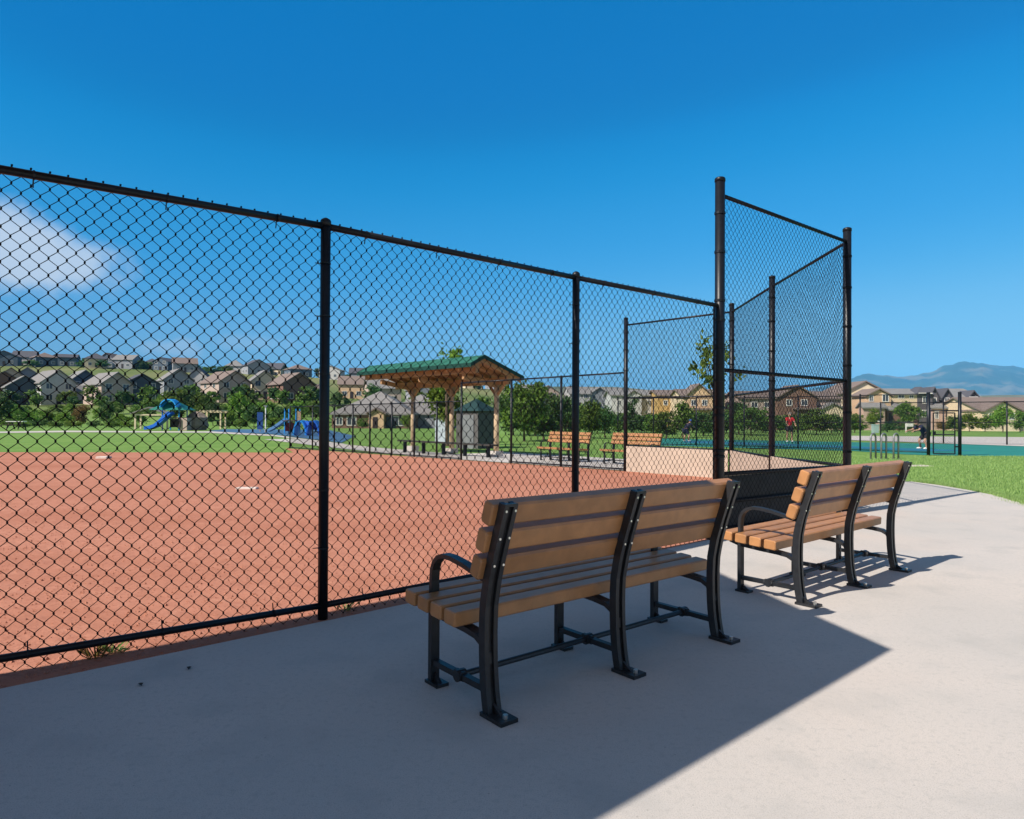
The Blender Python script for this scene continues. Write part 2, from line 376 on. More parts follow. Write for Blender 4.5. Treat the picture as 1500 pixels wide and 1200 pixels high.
# ------------------------------------------------------------------ terrain
def lerp_table(t, x):
    if x <= t[0][0]: return t[0][1]
    for (a, b), (c, d) in zip(t, t[1:]):
        if x <= c: return b + (d - b) * (x - a) / (c - a)
    return t[-1][1]
RIDGE_PY = [(-0.95, 532), (-0.75, 538), (-0.6, 541), (-0.5, 546), (-0.38, 550), (-0.27, 556), (-0.1, 566), (0.05, 576), (0.25, 588), (0.5, 596), (0.9, 598)]
MID_PY = [(-0.95, 592), (-0.75, 594), (-0.5, 594), (-0.3, 592), (-0.1, 604), (0.05, 612), (0.3, 618), (0.9, 620)]
FAR_PY = [(-0.9, 600), (-0.3, 596), (-0.05, 574), (0.05, 566), (0.15, 566), (0.25, 574), (0.45, 576), (0.56, 571), (0.62, 578), (0.72, 575), (0.9, 573)]
def eff(x, y): return max(y, 0.7 * math.hypot(x, y))
RINGS = [0.0, 5, 10, 16, 22, 30, 38, 50, 70, 90, 110, 140, 170, 210, 255, 300, 340, 380, 450, 600, 900, 1200, 2000, 4000, 7800]
def zprof(e, u):
    z2 = CAM_H + 340 * (610 - lerp_table(RIDGE_PY, u)) / 1000
    z1 = CAM_H + 170 * (610 - lerp_table(MID_PY, u)) / 1000
    zf = CAM_H + 1200 * (610 - lerp_table(FAR_PY, u)) / 1000
    tb = [(0, -0.035), (10, -0.045), (16, -0.10), (30, -0.25), (70, -0.32), (110, -0.75), (170, z1), (255, (z1 + z2) / 2 - 0.5 * (z2 - z1) * 0.25), (340, z2), (380, z2 + 0.6), (450, z2 - 1), (600, min(z2 - 6, 0)), (900, -2 + zf * 0.35), (1200, zf), (2000, -6), (16000, -40)]
    return lerp_table(tb, e)
def zg(x, y):
    u = x / y if y > 1e-3 else (-0.95 if x < 0 else 0.95)
    return zprof(eff(x, y), max(-0.95, min(0.95, u)))
angs = [a * 1.25 for a in range(-44, 45)] + [60 + 10 * k for k in range(0, 25)]
mb = MB(); nA = len(angs)
for e in RINGS[1:]:
    for a in angs:
        ca, sa = math.cos(R(a)), math.sin(R(a)); d = e / max(ca, 0.7)
        x, y = d * sa, d * ca; mb.v.append((x, y, zg(x, y)))
mb.v.append((0, 0, -0.035)); cidx = len(mb.v) - 1
for i in range(nA): mb.f.append((cidx, (i + 1) % nA, i))
for r_ in range(len(RINGS) - 2):
    for i in range(nA):
        j = (i + 1) % nA; mb.f.append((r_ * nA + i, r_ * nA + j, (r_ + 1) * nA + j, (r_ + 1) * nA + i))
g = mb.build('ground', TERRAIN, smooth=False); tag(g, kind='structure')

def drape(name, poly, m, dz, step=2.0, flat=None, thick=0):
    bm = bmesh.new(); vs = [bm.verts.new((p[0], p[1], 0)) for p in poly]; bm.faces.new(vs)
    xs = [p[0] for p in poly]; ys = [p[1] for p in poly]
    for ax, lo, hi in ((0, min(xs), max(xs)), (1, min(ys), max(ys))):
        k = lo + step
        while k < hi:
            no = (1, 0, 0) if ax == 0 else (0, 1, 0); co = (k, 0, 0) if ax == 0 else (0, k, 0)
            bmesh.ops.bisect_plane(bm, geom=bm.verts[:] + bm.edges[:] + bm.faces[:], plane_co=co, plane_no=no); k += step
    for v in bm.verts: v.co.z = (flat if flat is not None else zg(v.co.x, v.co.y)) + dz
    if thick:
        r = bmesh.ops.extrude_face_region(bm, geom=bm.faces[:])
        for v in [q for q in r['geom'] if isinstance(q, bmesh.types.BMVert)]: v.co.z -= thick
    bmesh.ops.recalc_face_normals(bm, faces=bm.faces)
    if not thick:
        for f in bm.faces:
            if f.normal.z < 0: f.normal_flip()
    me = bpy.data.meshes.new(name); bm.to_mesh(me); bm.free(); me.materials.append(m)
    o = bpy.data.objects.new(name, me); COL.objects.link(o); tag(o, kind='structure'); return o

# ------------------------------------------------------------------ key points of the ball field
ZT, ZB = 2.345, 0.055              # top and bottom rail of the near fence
def rail_pt(px, ytop, ybot):       # fence foot whose two rails show at ytop / ybot
    lo, hi = 1.0, 40.0
    for _ in range(60):
        m_ = (lo + hi) / 2
        if (dp(px, ytop, m_) - dp(px, ybot, m_)).length > ZT - ZB: hi = m_
        else: lo = m_
    q = dp(px, (ytop + ybot) / 2, lo); return Vector((q.x, q.y, 0))
F0 = rail_pt(0, 254, 971); F1 = rail_pt(475, 331, 886); F2 = rail_pt(843, 401, 809); A = rail_pt(1054, 440, 767)
FD = (A - F1).normalized(); FN = Vector((FD.y, -FD.x, 0))       # along the fence, and out towards the camera side
Fm = F1 + (F0 - F1).normalized() * 2.32
Fmm = Fm + (F0 - F1).normalized() * 2.3
def post_pt(px, ytop, ztop, z0=0):
    lo, hi = 2.0, 60.0
    for _ in range(60):
        m_ = (lo + hi) / 2
        if dp(px, ytop, m_).z > ztop: hi = m_
        else: lo = m_
    q = dp(px, ytop, lo); return Vector((q.x, q.y, z0))
HB = 3.66
B = post_pt(1241, 335, HB - 0.03, -0.03); C = post_pt(1131, 405, HB - 0.08, -0.08); D = post_pt(1072, 445, HB - 0.1, -0.1); E = post_pt(917, 466, HB - 0.1, -0.1)
axis_o = (B + D) / 2; axis_o.z = 0
pv = (D - B); pv.z = 0; pv.normalize(); av = Vector((-pv.y, pv.x, 0))
def mirror(v): 
    r = Vector((v.x, v.y, 0)); return av * r.dot(av) - pv * r.dot(pv)
ED = mirror(-FD).normalized(); EN = Vector((ED.y, -ED.x, 0))
if EN.x < 0: EN = -EN
print('F', F0, F1, F2, A, 'B', B, C, D, E, 'ED', ED, EN)

# ------------------------------------------------------------------ ground sheets
fl = F1 - FD * 14
near_edge = lambda p, k: p + FN * k
conc = [near_edge(fl, .13), near_edge(F1, .13), near_edge(F2, .12), near_edge(A, .10), Vector((B.x + .10, B.y - .06, 0)), Vector((B.x + .16, B.y + .5, 0)),
        Vector((B.x + .18, 12.6, 0)), Vector((5.4, 13.2, 0))]
rt = [gp(1335, 705.5, 0), gp(1375, 710.5, 0), gp(1420, 718, 0), gp(1460, 726, 0), gp(1500, 738, 0), gp(1560, 758, 0)]
conc += rt + [Vector((6.4, 6.5, 0)), Vector((7.5, 3, 0)), Vector((9, -9, 0)), Vector((-16, -14, 0))]
pavement = drape('pavement', conc, CONCRETE, 0.0, step=50, flat=0.0, thick=0.14)

d_far = [gp(px, 665, -0.24) for px in (-160, 0, 150, 300, 430)]
dirt_poly = [near_edge(fl, .12), near_edge(F1, .12), near_edge(A, .09), B + Vector((-.02, 0, 0)), C + Vector((-.03, 0, 0)), D + Vector((0, .02, 0)), E, E + ED * 6.3, E + ED * 13, E + ED * 18.3 - EN * 0.05] + d_far[::-1] + [Vector((-24, 14, 0)), Vector((-20, 2, 0)), Vector((-13, -6, 0))]
dirt = drape('infield_dirt', dirt_poly, DIRT, 0.012, step=2.0)
pad_far = [E + EN * .15 - ED * 0.4, E + EN * .15 + ED * 9.5, E + EN * 5.0 + ED * 9.5, E + EN * 4.4 + ED * 3, E + EN * 2.3 - ED * .2]
drape('dugout_pavement', pad_far, CONCRETE, 0.016, step=2.0)
path2 = [E + ED * 9.6 + EN * .5, E + ED * 30 + EN * 4, E + ED * 30 + EN * 5.6, E + ED * 9.6 + EN * 2.4]
drape('path', path2, CONCRETE, 0.016, step=3.0)
COURT = mat('court_surface', (0.022, 0.20, 0.165), rough=0.75, var=0.12, scale=0.8)
COURTB = mat('court_surface_blue', (0.02, 0.155, 0.25), rough=0.75, var=0.1, scale=0.8)
q1 = gp(957, 656, -0.26); gateL = gp(1360, 666, -0.17); gateR = gp(1406, 667, -0.17)
court_poly = [gp(930, 652, -.26), gp(1250, 660, -.22), gp(1330, 665, -.18), gateR + Vector((0, -.05, 0)), Vector((24, gateR.y - .3, 0)), Vector((34, 29.5, 0)), Vector((31, 36, 0)), Vector((10, 47, 0))]
drape('tennis_court', court_poly, COURT, 0.012, step=3.0)
inner = [gp(1000, 649, -.26), gp(1240, 656, -.23), gp(1345, 660, -.2), Vector((21, 30.5, 0)), Vector((11, 43, 0))]
drape('court_play_area', inner, COURTB, 0.020, step=3.0)
walk = [gp(1235, 645, -.28), gp(1500, 655, -.28), gp(1640, 660, -.28), gp(1640, 640, -.3), gp(1500, 641, -.3), gp(1235, 639, -.3)]
drape('walkway', walk, CONCRETE, 0.028, step=3.0)
drape('park_path', [gp(-60, 634, -.32), gp(100, 631.5, -.32), gp(230, 632.5, -.32), gp(310, 632.5, -.32), gp(400, 638, -.32), gp(505, 652, -.3), gp(505, 655, -.3), gp(400, 640, -.32), gp(300, 634.6, -.32), gp(100, 634, -.32), gp(-60, 636, -.32)], CONCRETE, 0.02, step=4.0)
drape('playground_surface', [gp(305, 632.2, -.32), gp(400, 637.4, -.32), gp(500, 651, -.32), gp(520, 640, -.32), gp(480, 630, -.32), gp(330, 629, -.32)], mat('rubber_surface', (0.05, 0.13, 0.24), var=0.3, scale=0.3), 0.03, step=4.0)

# ------------------------------------------------------------------ chain link
def chain(P, Q, z0, z1, off=Vector((0, 0, 0)), r=0.0023, Wc=0.074, Hc=0.084, fine=True, dz=0.0):
    mb = MB(); P = P + off; Q = Q + off; L = (Q - P); L.z = 0; ln = L.length; d = L / ln; n = Vector((d.y, -d.x, 0))
    hw = Wc / 2; N = int(ln / hw); hw = ln / N; K = int(round((z1 - z0) / (Hc / 2))); hh = (z1 - z0) / K
    seg = 4 if fine else 3
    ring = [(1.3, 0), (0, 1), (-1.3, 0), (0, -1)] if fine else [(1.4, .5), (-1.4, .5), (0, -1)]
    V = mb.v; Fc = mb.f
    for i in range(N):
        first = len(V); cnt = 0
        for k in range(K + 1):
            right = (i + k) % 2
            s_ = i * hw + (hw + r * 0.7 if right else -r * 0.7); v_ = (r if right else -r)
            zk = z0 + k * hh + dz * s_ / ln
            if fine:               # the fabric is not perfectly taut
                q_ = Vector((s_ * 1.3 + P.x * 3, zk * 1.1, 2.0)); s_ += .007 * noise.noise(q_ * 2.2) + .0022 * noise.noise(q_ * 9); v_ += .012 * noise.noise(q_) ; zk += .005 * noise.noise(q_ * 2.7 + Vector((9, 3, 1)))
            base = P + d * s_ + n * v_
            for zz in ((-0.0045, 0.0045) if fine else (0,)):
                for a, b in ring:
                    p = base + d * (a * r) + n * (b * r); V.append((p.x, p.y, P.z + zk + zz))
                cnt += 1
        for c_ in range(cnt - 1):
            o = first + c_ * seg
            for a in range(seg):
                b = (a + 1) % seg; Fc.append((o + a, o + b, o + seg + b, o + seg + a))
    return mb

def post(parent, p, h, r, z0=-0.05, cap=True, name='post', seg=16):
    mb = MB(); mb.tube([(p.x, p.y, p.z + z0), (p.x, p.y, p.z + h)], r, seg)
    if cap: mb.tube([(p.x, p.y, p.z + h - 0.035), (p.x, p.y, p.z + h - .004), (p.x, p.y, p.z + h + .006), (p.x, p.y, p.z + h + 0.016)], [r * 1.09, r * 1.09, r * .9, r * .35], seg)
    return mb.build(name, BLACK, parent, smooth=False)
def shade_smooth(o):
    for p in o.data.polygons: p.use_smooth = len(p.vertices) == 4
    return o
def rail(parent, p, q, r=0.021, name='rail', seg=10):
    return shade_smooth(MB().tube([p, q], r, seg).build(name, BLACK, parent))
def parts(name, mesh_builder, m, parent, places):
    me = mesh_builder.mesh(name, m)
    for p in places:
        o = bpy.data.objects.new(name, me); COL.objects.link(o); o.parent = parent; o.location = p
def bands(parent, p, zs, r):
    parts('tension_band', MB().tube([(0, 0, -.012), (0, 0, .012)], r * 1.13, 14), BLACK, parent, [up(p, z) for z in zs])

up = lambda p, z: Vector((p.x, p.y, p.z + z))
fence = thing('chain_link_fence', 'tall black chain link fence right beside the two near benches', 'fence', tuple(F1))
iF = Matrix.Translation(F1).inverted()
def rooted(root):                  # children built in world coordinates keep their place
    bpy.context.view_layer.update(); inv = root.matrix_world.inverted()
    for c in root.children:
        if c.location.length > 1e-6: c.location = inv @ c.location
        else: c.data.transform(inv)
pts = [Fmm, Fm, F1, F2, A]
for a, b in zip(pts, pts[1:]):
    e = b if b is not A else A - FD * 0.05
    rail(fence, up(a, ZT), up(e, ZT), 0.0205, 'top_rail'); rail(fence, up(a, ZB), up(e, ZB), 0.019, 'bottom_rail')
    m_ = chain(a, e, -0.03, ZT + 0.034, off=FN * -0.026).build('mesh_panel', WIRE, fence, raw=True)
    L = (e - a).length; nT = int(L / 0.52); sp = [a + (e - a) * ((k + .5) / nT) for k in range(nT)]
    for z, rr, sg in ((ZT, .024, -1), (ZB, .022, 1)):
        tie = MB().tube([-FD * .004, FD * .004], rr, 10)
        tie.tube([Vector((0, 0, .012 * sg)) - FN * .014, Vector((0, 0, .055 * sg)) - FN * .024], .0035, 5)
        parts('tie_wire', tie, BLACK, fence, [up(c_, z) for c_ in sp])
for p in pts[:-1]: 
    shade_smooth(post(fence, p, ZT + 0.035, 0.030))
for p in (Fm, F1, F2):
    tie = MB().tube([(0, 0, -.004), (0, 0, .004)], .033, 12).tube([-FN * .02 - FD * .02, -FN * .026 - FD * .055], .003, 5)
    parts('tie_wire', tie, BLACK, fence, [up(p, z) for z in (.4, .75, 1.1, 1.45, 1.8, 2.12)])
bands(fence, A, (0.15, .5, .86, 1.22, 1.58, 1.94, 2.2), 0.05)
tb = MB().box(A - FD * .075 - FN * .02 + Vector((0, 0, 1.2)), (.006, .018, 2.3), Matrix.Rotation(math.atan2(FD.y, FD.x), 3, 'Z')).build('tension_bar', BLACK, fence)
rooted(fence)

back = thing('backstop', 'twelve foot tall black chain link backstop with tan kick boards behind home plate', 'backstop', tuple(C))
RB = 0.05
for p in (A, B, C, D, E):
    q = Vector((p.x, p.y, p.z)); shade_smooth(post(back, q, HB, RB, z0=-.1))
MIDZ = 1.69
for k, (a, b) in enumerate(((A, B), (B, C), (C, D), (D, E))):
    d_ = (b - a); d_.z = 0; d_.normalize(); n_ = Vector((d_.y, -d_.x, 0))     # outward side
    a2, b2 = a + d_ * RB, b - d_ * RB
    rail(back, up(a2, HB - .17), up(b2, HB - .17), 0.021, 'top_rail')
    rail(back, up(a2, MIDZ - a.z * .6), up(b2, MIDZ - b.z * .6), 0.021, 'middle_rail')
    rail(back, up(a2, .62), up(b2, .62), 0.021, 'kick_board_rail'); rail(back, up(a2, .05), up(b2, .05), .021, 'bottom_rail')
    if k == 0: rail(back, up(a2, .33), up(b2, .33), .019, 'brace_rail')
    ch = chain(a2, b2, 0.0, HB - .16, off=n_ * (0.024 if k == 0 else 0.024), r=0.0021, fine=False, dz=b.z - a.z).build('mesh_panel', WIRE, back, raw=True)
    L = (b2 - a2).length; mid = (a2 + b2) / 2; rot = Matrix.Rotation(math.atan2(d_.y, d_.x), 3, 'Z')
    MB().box(mid - n_ * .035 + Vector((0, 0, .31)), (L - .02, .02, .60), rot).build('kick_board', TAN_BOARD, back)
    MB().box(mid - n_ * .0205 + Vector((0, 0, .31)), (L - .03, .006, .58), rot).build('board_shade', SHADE_BOARD, back)  # added dark sheet standing in for the shaded rear of the board
    for p in (a, b): bands(back, p, (.3, .8, 1.3, 1.9, 2.4, 2.9, 3.3), RB)
rooted(back)

fari = thing('chain_link_fence', 'black chain link fence across the infield, in front of the green roofed shelter', 'fence', tuple(E))
def s_for(px, off=0.0):
    lo, hi = 0.0, 60.0
    d0 = ray(px, 610); u = d0.x / d0.y
    for _ in range(50):
        m_ = (lo + hi) / 2; p = E + ED * m_
        if p.x / p.y > u: lo = m_
        else: hi = m_
    return lo
def onfar(s): 
    p = E + ED * s; return Vector((p.x, p.y, zg(p.x, p.y)))
fp = [(onfar(s_for(px)), h) for px, h in ((917, 2.36), (822, 2.36), (749, 2.36), (676, 2.36))]
for i, (p, h) in enumerate(fp):
    if i: shade_smooth(post(fari, p, h + .02, .032))
for i, ((p, h), (q, _)) in enumerate(zip(fp, fp[1:])):
    rail(fari, up(p, h), up(q, h), .021, 'top_rail')
    if i < 2:
        rail(fari, up(p, .06), up(q, .06), .02, 'bottom_rail')
        chain(p, q, 0.0, 2.38, r=.0023, fine=False, dz=q.z - p.z).build('mesh_panel', WIRE, fari, raw=True)
lowp = [onfar(s_for(px)) for px in (676, 640, 607, 574, 542, 517, 490, 458, 425)]
for i, p in enumerate(lowp):
    if i: shade_smooth(post(fari, p, 1.83, .03, seg=8))
for p, q in zip(lowp, lowp[1:]):
    rail(fari, up(p, 1.80), up(q, 1.80), .021, 'top_rail', 6); rail(fari, up(p, .06), up(q, .06), .02, 'bottom_rail', 6)
    chain(p, q, 0.0, 1.82, r=.0023, fine=False, dz=q.z - p.z).build('mesh_panel', WIRE, fari, raw=True)
rooted(fari)

# tennis court fence
cf = thing('court_fence', 'black chain link fence around the green and blue tennis court', 'fence', tuple(gateL))
def top_foot(px, yt, h, z): 
    p = post_pt(px, yt, h + z); p.z = zg(p.x, p.y); return p
cps = [gp(px, yb, -0.25) for px, yb in ((905, 651), (957, 652), (1020, 653), (1090, 655), (1169, 657.5), (1260, 661), (1360, 666))]
for p in cps: p.z = zg(p.x, p.y)
for p in cps[:-1]: shade_smooth(post(cf, p, 2.5, .035, seg=8))
gateL.z = zg(gateL.x, gateL.y); gateR.z = zg(gateR.x, gateR.y)
for p in (gateL, gateR): shade_smooth(post(cf, p, 2.4, .06))
for p, q in zip(cps, cps[1:]):
    rail(cf, up(p, 2.45), up(q, 2.42), .022, 'top_rail', 6); rail(cf, up(p, 1.25), up(q, 1.25), .018, 'middle_rail', 6); rail(cf, up(p, .06), up(q, .06), .018, 'bottom_rail', 6)
    chain(p, q, .03, 2.45, r=.0022, Wc=.08, Hc=.092, fine=False, dz=q.z - p.z).build('mesh_panel', WIRE, cf, raw=True)
cpr = [gateR, Vector((gateR.x + 3.1, gateR.y + 5.2, 0)), Vector((gateR.x + 6.4, gateR.y + 6.6, 0)), gp(1475, 653, -.26), gp(1560, 655, -.26)]
far_run = [gp(1290, 648, -.27), gp(1382, 650, -.27), gp(1475, 652.5, -.27), gp(1570, 655, -.27)]
for p in far_run: p.z = zg(p.x, p.y)
for p in far_run: shade_smooth(post(cf, p, 2.45, .04, seg=8))
for p, q in zip(far_run, far_run[1:]):
    rail(cf, up(p, 2.42), up(q, 2.42), .03, 'top_rail', 6); rail(cf, up(p, 1.25), up(q, 1.25), .02, 'middle_rail', 6)
    chain(p, q, .03, 2.42, r=.0022, Wc=.08, Hc=.092, fine=False, dz=q.z - p.z).build('mesh_panel', WIRE, cf, raw=True)
rail(cf, up(gateL, 1.70), up(gateR, 1.70), .028, 'gate_header')
rooted(cf)
gate = thing('court_gate', 'narrow black framed gate between two thick posts of the court fence', 'gate', tuple(gateL))
gd = (gateR - gateL); gd.z = 0; gl = gd.length; gd.normalize()
ga, gb = gateL + gd * .16, gateR - gd * .16
fr = MB()
for p in (ga, gb): fr.tube([up(p, .08), up(p, 1.62)], .024, 8)
for z in (.08, .8, 1.62): fr.tube([up(ga, z), up(gb, z)], .022, 8)
fr.build('gate_frame', BLACK, gate)
chain(ga, gb, .1, 1.6, r=.0022, Wc=.08, Hc=.092, fine=False).build('mesh_panel', WIRE, gate, raw=True)
MB().box(up(ga, .85) + Vector((.02, -.05, 0)), (.05, .08, .14)).build('latch', BLACK, gate)
for z in (.35, 1.4): MB().box(up(gb, z) + gd * .07, (.16, .05, .05)).build('hinge', BLACK, gate)
rooted(gate)

# ------------------------------------------------------------------ benches
def leg_y(z):
    return lerp_table([(0, .034), (.05, .022), (.12, .010), (.22, .002), (.35, 0), (.45, .006), (.55, .028), (.65, .058), (.75, .092), (.87, .134)], z)
def bench(label, loc, rz):
    t = thing('park_bench', label, 'bench', loc, rz, 'brown slatted benches with black metal frames')
    HX = .77
    boltm = MB().tube([(0, 0, 0), (0, .007, 0)], .0052, 8).mesh('bolt', BOLT)
    a0 = math.atan2(leg_y(.85) - leg_y(.6), .25)
    rot = Matrix.Rotation(-a0, 3, 'X')
    cs = []
    for k in range(3):
        z = .818 - k * .112; y = leg_y(z) - .0185 - .034
        cs.append((y, z)); b_ = MB().cbox((0, y, z), (1.66, .062, .093), .009, rot)
        b_.build('back_slat', SLAT, t)
    st = Matrix.Rotation(R(-3.0), 3, 'X')
    for k in range(4):
        y = -.143 - k * .1055; z = .366 + (.006 * k)
        MB().cbox((0, y, z), (1.73, .083, .062), .007, st).build('seat_slat', SLAT, t)
    for ix, x in enumerate((-HX, 0, HX)):
        zs = [0, .03, .06, .1, .15, .2, .26, .32, .38, .44, .5, .55, .6, .65, .7, .75, .8, .845, .858]
        m_ = MB()
        for sx in (-.0225, .0225): m_.bar([(x + sx, leg_y(z), z) for z in zs], .021, .040)
        m_.bar([(x, leg_y(z) - .006, z) for z in zs[:-1]], .026, .024)
        m_.box((x, leg_y(.85) + .002, .853), (.064, .038, .012))
        m_.box((x, .072, .008), (.085, .14, .016)); m_.prism([(x - .006, .04, .012), (x - .006, .10, .012), (x - .006, .04, .05)], (.012, 0, 0))
        lg = m_.build('rear_leg', BENCHMETAL, t)
        for (y, z) in cs:
            for sx in (-.023, .023):
                o = bpy.data.objects.new('bolt', boltm); COL.objects.link(o); o.parent = lg; o.location = (x + sx, leg_y(z + .012) + .0185, z + .012)
        MB().tube([(x, .115, .01), (x, .115, .032)], .011, 6).build('anchor_bolt', BOLT, lg)
        f_ = MB(); yf = -.405
        f_.bar([(x, yf, .0), (x, yf, .325)], .044, .026); f_.box((x, yf + .025, .007), (.064, .10, .014))
        f_.prism([(x - .005, yf, .01), (x - .005, yf + .07, .01), (x - .005, yf, .06)], (.01, 0, 0))
        f_.build('front_leg', BENCHMETAL, t)
        s_ = MB(); s_.bar([(x, yf - .07, .346), (x, yf, .326), (x, -.25, .314), (x, -.13, .308), (x, -.06, .300), (x, -.02, .280), (x, .0, .24), (x, .004, .20)], .05, .024)
        s_.build('seat_support', BENCHMETAL, t)
        c_ = MB().bar([(x, yf, .095), (x, leg_y(.095), .095)], .03, .026)
        c_.tube([(x - .022, -.195, .095), (x + .022, -.195, .095)], .026, 10).tube([(x, -.225, .095), (x, -.165, .095)], .022, 10)
        c_.build('side_stretcher', BENCHMETAL, t)
        if ix != 1:
            sgn = 0.0
            pts_ = [(x, yf, .325), (x, yf, .46), (x, yf + .005, .51), (x, yf + .022, .546), (x, yf + .05, .571), (x, yf + .09, .584), (x, yf + .15, .584), (x, yf + .24, .572), (x, yf + .33, .552), (x, leg_y(.54) - .015, .535)]
            MB().bar(pts_, .042, .02).build('armrest', BENCHMETAL, t)
    MB().tube([(-HX, -.195, .095), (HX, -.195, .095)], .0135, 10).build('long_stretcher', BENCHMETAL, t)
    return t
def bench_pose(pl, pr):            # from the two outer rear feet
    m_ = (pl + pr) / 2; d_ = pr - pl; return m_, math.atan2(d_.y, d_.x)
BL, BR = gp(720, 1049), gp(1053, 935)
m1, r1 = bench_pose(BL, BR); dirb = Vector((math.cos(r1), math.sin(r1), 0)); nb_ = Vector((dirb.y, -dirb.x, 0))
print('bench1 len', (BR - BL).length, 'bench2', (gp(1316, 833) - gp(1168, 888)).length)
bench1 = bench('front bench in the shelter shade, nearest the viewer, its back turned', tuple(m1 - nb_ * .034), r1 + math.pi)
CL, CR = gp(1168, 888), gp(1316, 833)
m2, r2 = bench_pose(CL, CR); d2 = Vector((math.cos(r2), math.sin(r2), 0)); n2 = Vector((d2.y, -d2.x, 0))
bench2 = copy_tree(bench1); bench2['label'] = 'sunlit bench standing just past the shaded one, throwing its shadow on bright concrete'
bench2.location = m2 - n2 * .034; bench2.rotation_euler = (0, 0, r2 + math.pi)
# the two benches across the infield: same pattern mirrored, backs turned away from the field
far_rz = math.atan2(EN.y, EN.x) - R(90)
for px, yt, lab in ((833, 632, 'far bench across the infield, closer to the timber shelter'), (931, 632, 'far bench across the infield, half behind the tan kick board')):
    b3 = copy_tree(bench1); b3['label'] = lab
    p = dp(px, yt, 20.6 if px < 900 else 18.9); b3.location = (p.x, p.y, zg(p.x, p.y) + .016); b3.rotation_euler = (0, 0, math.atan2(EN.y, EN.x) + R(-90))

# ------------------------------------------------------------------ shelters
def shelter(label, F, L, N, length, zf, zr, zb, zbase, post_off, post_ts, ridge_off, width):
    root = thing('park_shelter', label, 'shelter', (F.x, F.y, zbase)); th = .10
    P = lambda t, o, z: F + L * t + N * o + Vector((0, 0, z - F.z))
    def slab(o0, z0, o1, z1, t, name, m_, inset=0, dz=0):
        mb = MB(); a = [P(-inset, o0, z0 + dz), P(length + inset, o0, z0 + dz), P(length + inset, o1, z1 + dz), P(-inset, o1, z1 + dz)]
        mb.prism(a, (0, 0, -t)); return mb.build(name, m_, root)
    slab(0, zf, ridge_off, zr, .045, 'roof_slope', GREENROOF); slab(ridge_off, zr, width, zb, .045, 'roof_slope', GREENROOF)
    mb = MB()                                       # standing seams
    k = 0.0
    while k <= length:
        for (o0, z0, o1, z1) in ((0, zf, ridge_off, zr), (ridge_off, zr, width, zb)):
            mb.prism([P(k, o0, z0), P(k + .03, o0, z0), P(k + .03, o1, z1), P(k, o1, z1)], (0, 0, .012))
        k += .42
    mb.build('roof_seams', GREENROOF, root)
    for t0 in (-.02, length):
        mb = MB()
        for (o0, z0, o1, z1) in ((-.01, zf, ridge_off, zr), (ridge_off, zr, width + .01, zb)):
            a = [P(t0, o0, z0 + .015), P(t0, o1, z1 + .015), P(t0, o1, z1 - .11), P(t0, o0, z0 - .11)]
            mb.prism(a, L * .02)
        mb.build('fascia', FASCIA, root)
    MB().prism([P(-.02, -.02, zf + .015), P(length + .02, -.02, zf + .015), P(length + .02, -.02, zf - .12), P(-.02, -.02, zf - .12)], N * .02).build('fascia', FASCIA, root)
    MB().prism([P(-.02, width, zb + .015), P(length + .02, width, zb + .015), P(length + .02, width, zb - .12), P(-.02, width, zb - .12)], N * .02).build('fascia', FASCIA, root)
    slab(.02, zf, ridge_off, zr, .03, 'ceiling_boards', WOOD, -.02, -.055); slab(ridge_off, zr, width - .02, zb, .03, 'ceiling_boards', WOOD, -.02, -.055)
    zpl = lambda o: zf + (zr - zf) * o / ridge_off if o < ridge_off else zr + (zb - zr) * (o - ridge_off) / (width - ridge_off)
    n_r = int(length / .61); mb = MB()
    for k in range(n_r + 1):
        t = .06 + (length - .17) * k / n_r
        for o0, o1 in ((.05, ridge_off), (ridge_off, width - .05)):
            mb.prism([P(t, o0, zpl(o0) - .09), P(t + .05, o0, zpl(o0) - .09), P(t + .05, o1, zpl(o1) - .09), P(t, o1, zpl(o1) - .09)], (0, 0, -.13))
    mb.build('rafters', WOOD, root)
    for o in (.35, post_off):
        z = zpl(o) - .225
        MB().prism([P(.1, o - .08, z), P(length - .1, o - .08, z), P(length - .1, o + .08, z), P(.1, o + .08, z)], (0, 0, -.24)).build('beam', WOOD, root)
    for t in post_ts:
        zt = zpl(post_off) - .46; mb = MB()
        mb.tube([P(t, post_off, zbase - .1), P(t, post_off, zt)], [.098, .085], 14); shade_smooth(mb.build('post', WOODPOST, root))
        for sg in (-1, 1):
            MB().tube([P(t, post_off, zt - .40), P(t + sg * .42, post_off, zt + .02)], .05, 8).build('brace', WOOD, root)
        c_ = MB().prism([P(t - .06, .28, zpl(.28) - .46), P(t + .06, .28, zpl(.28) - .46), P(t + .06, post_off + .3, zpl(post_off) - .46), P(t - .06, post_off + .3, zpl(post_off) - .46)], (0, 0, -.16)).build('cross_beam', WOOD, root)
        MB().box(P(t, post_off, zbase + .09), (.34, .34, .18), Matrix.Rotation(math.atan2(L.y, L.x), 3, 'Z')).build('footing', CONCRETE, root)
    rooted(root)
    return root
q = dp(690, 532, 21.5); FC = Vector((q.x, q.y, q.z)); zbF = zg(q.x, q.y)
pk = dp(708, 521, 21.85)
shelter('timber dugout shelter with green metal roof across the infield', FC, ED, EN, 6.9, q.z, pk.z + .02, pk.z - .60, zbF, 1.75, (.74, 3.2, 5.66), .55, 2.3)
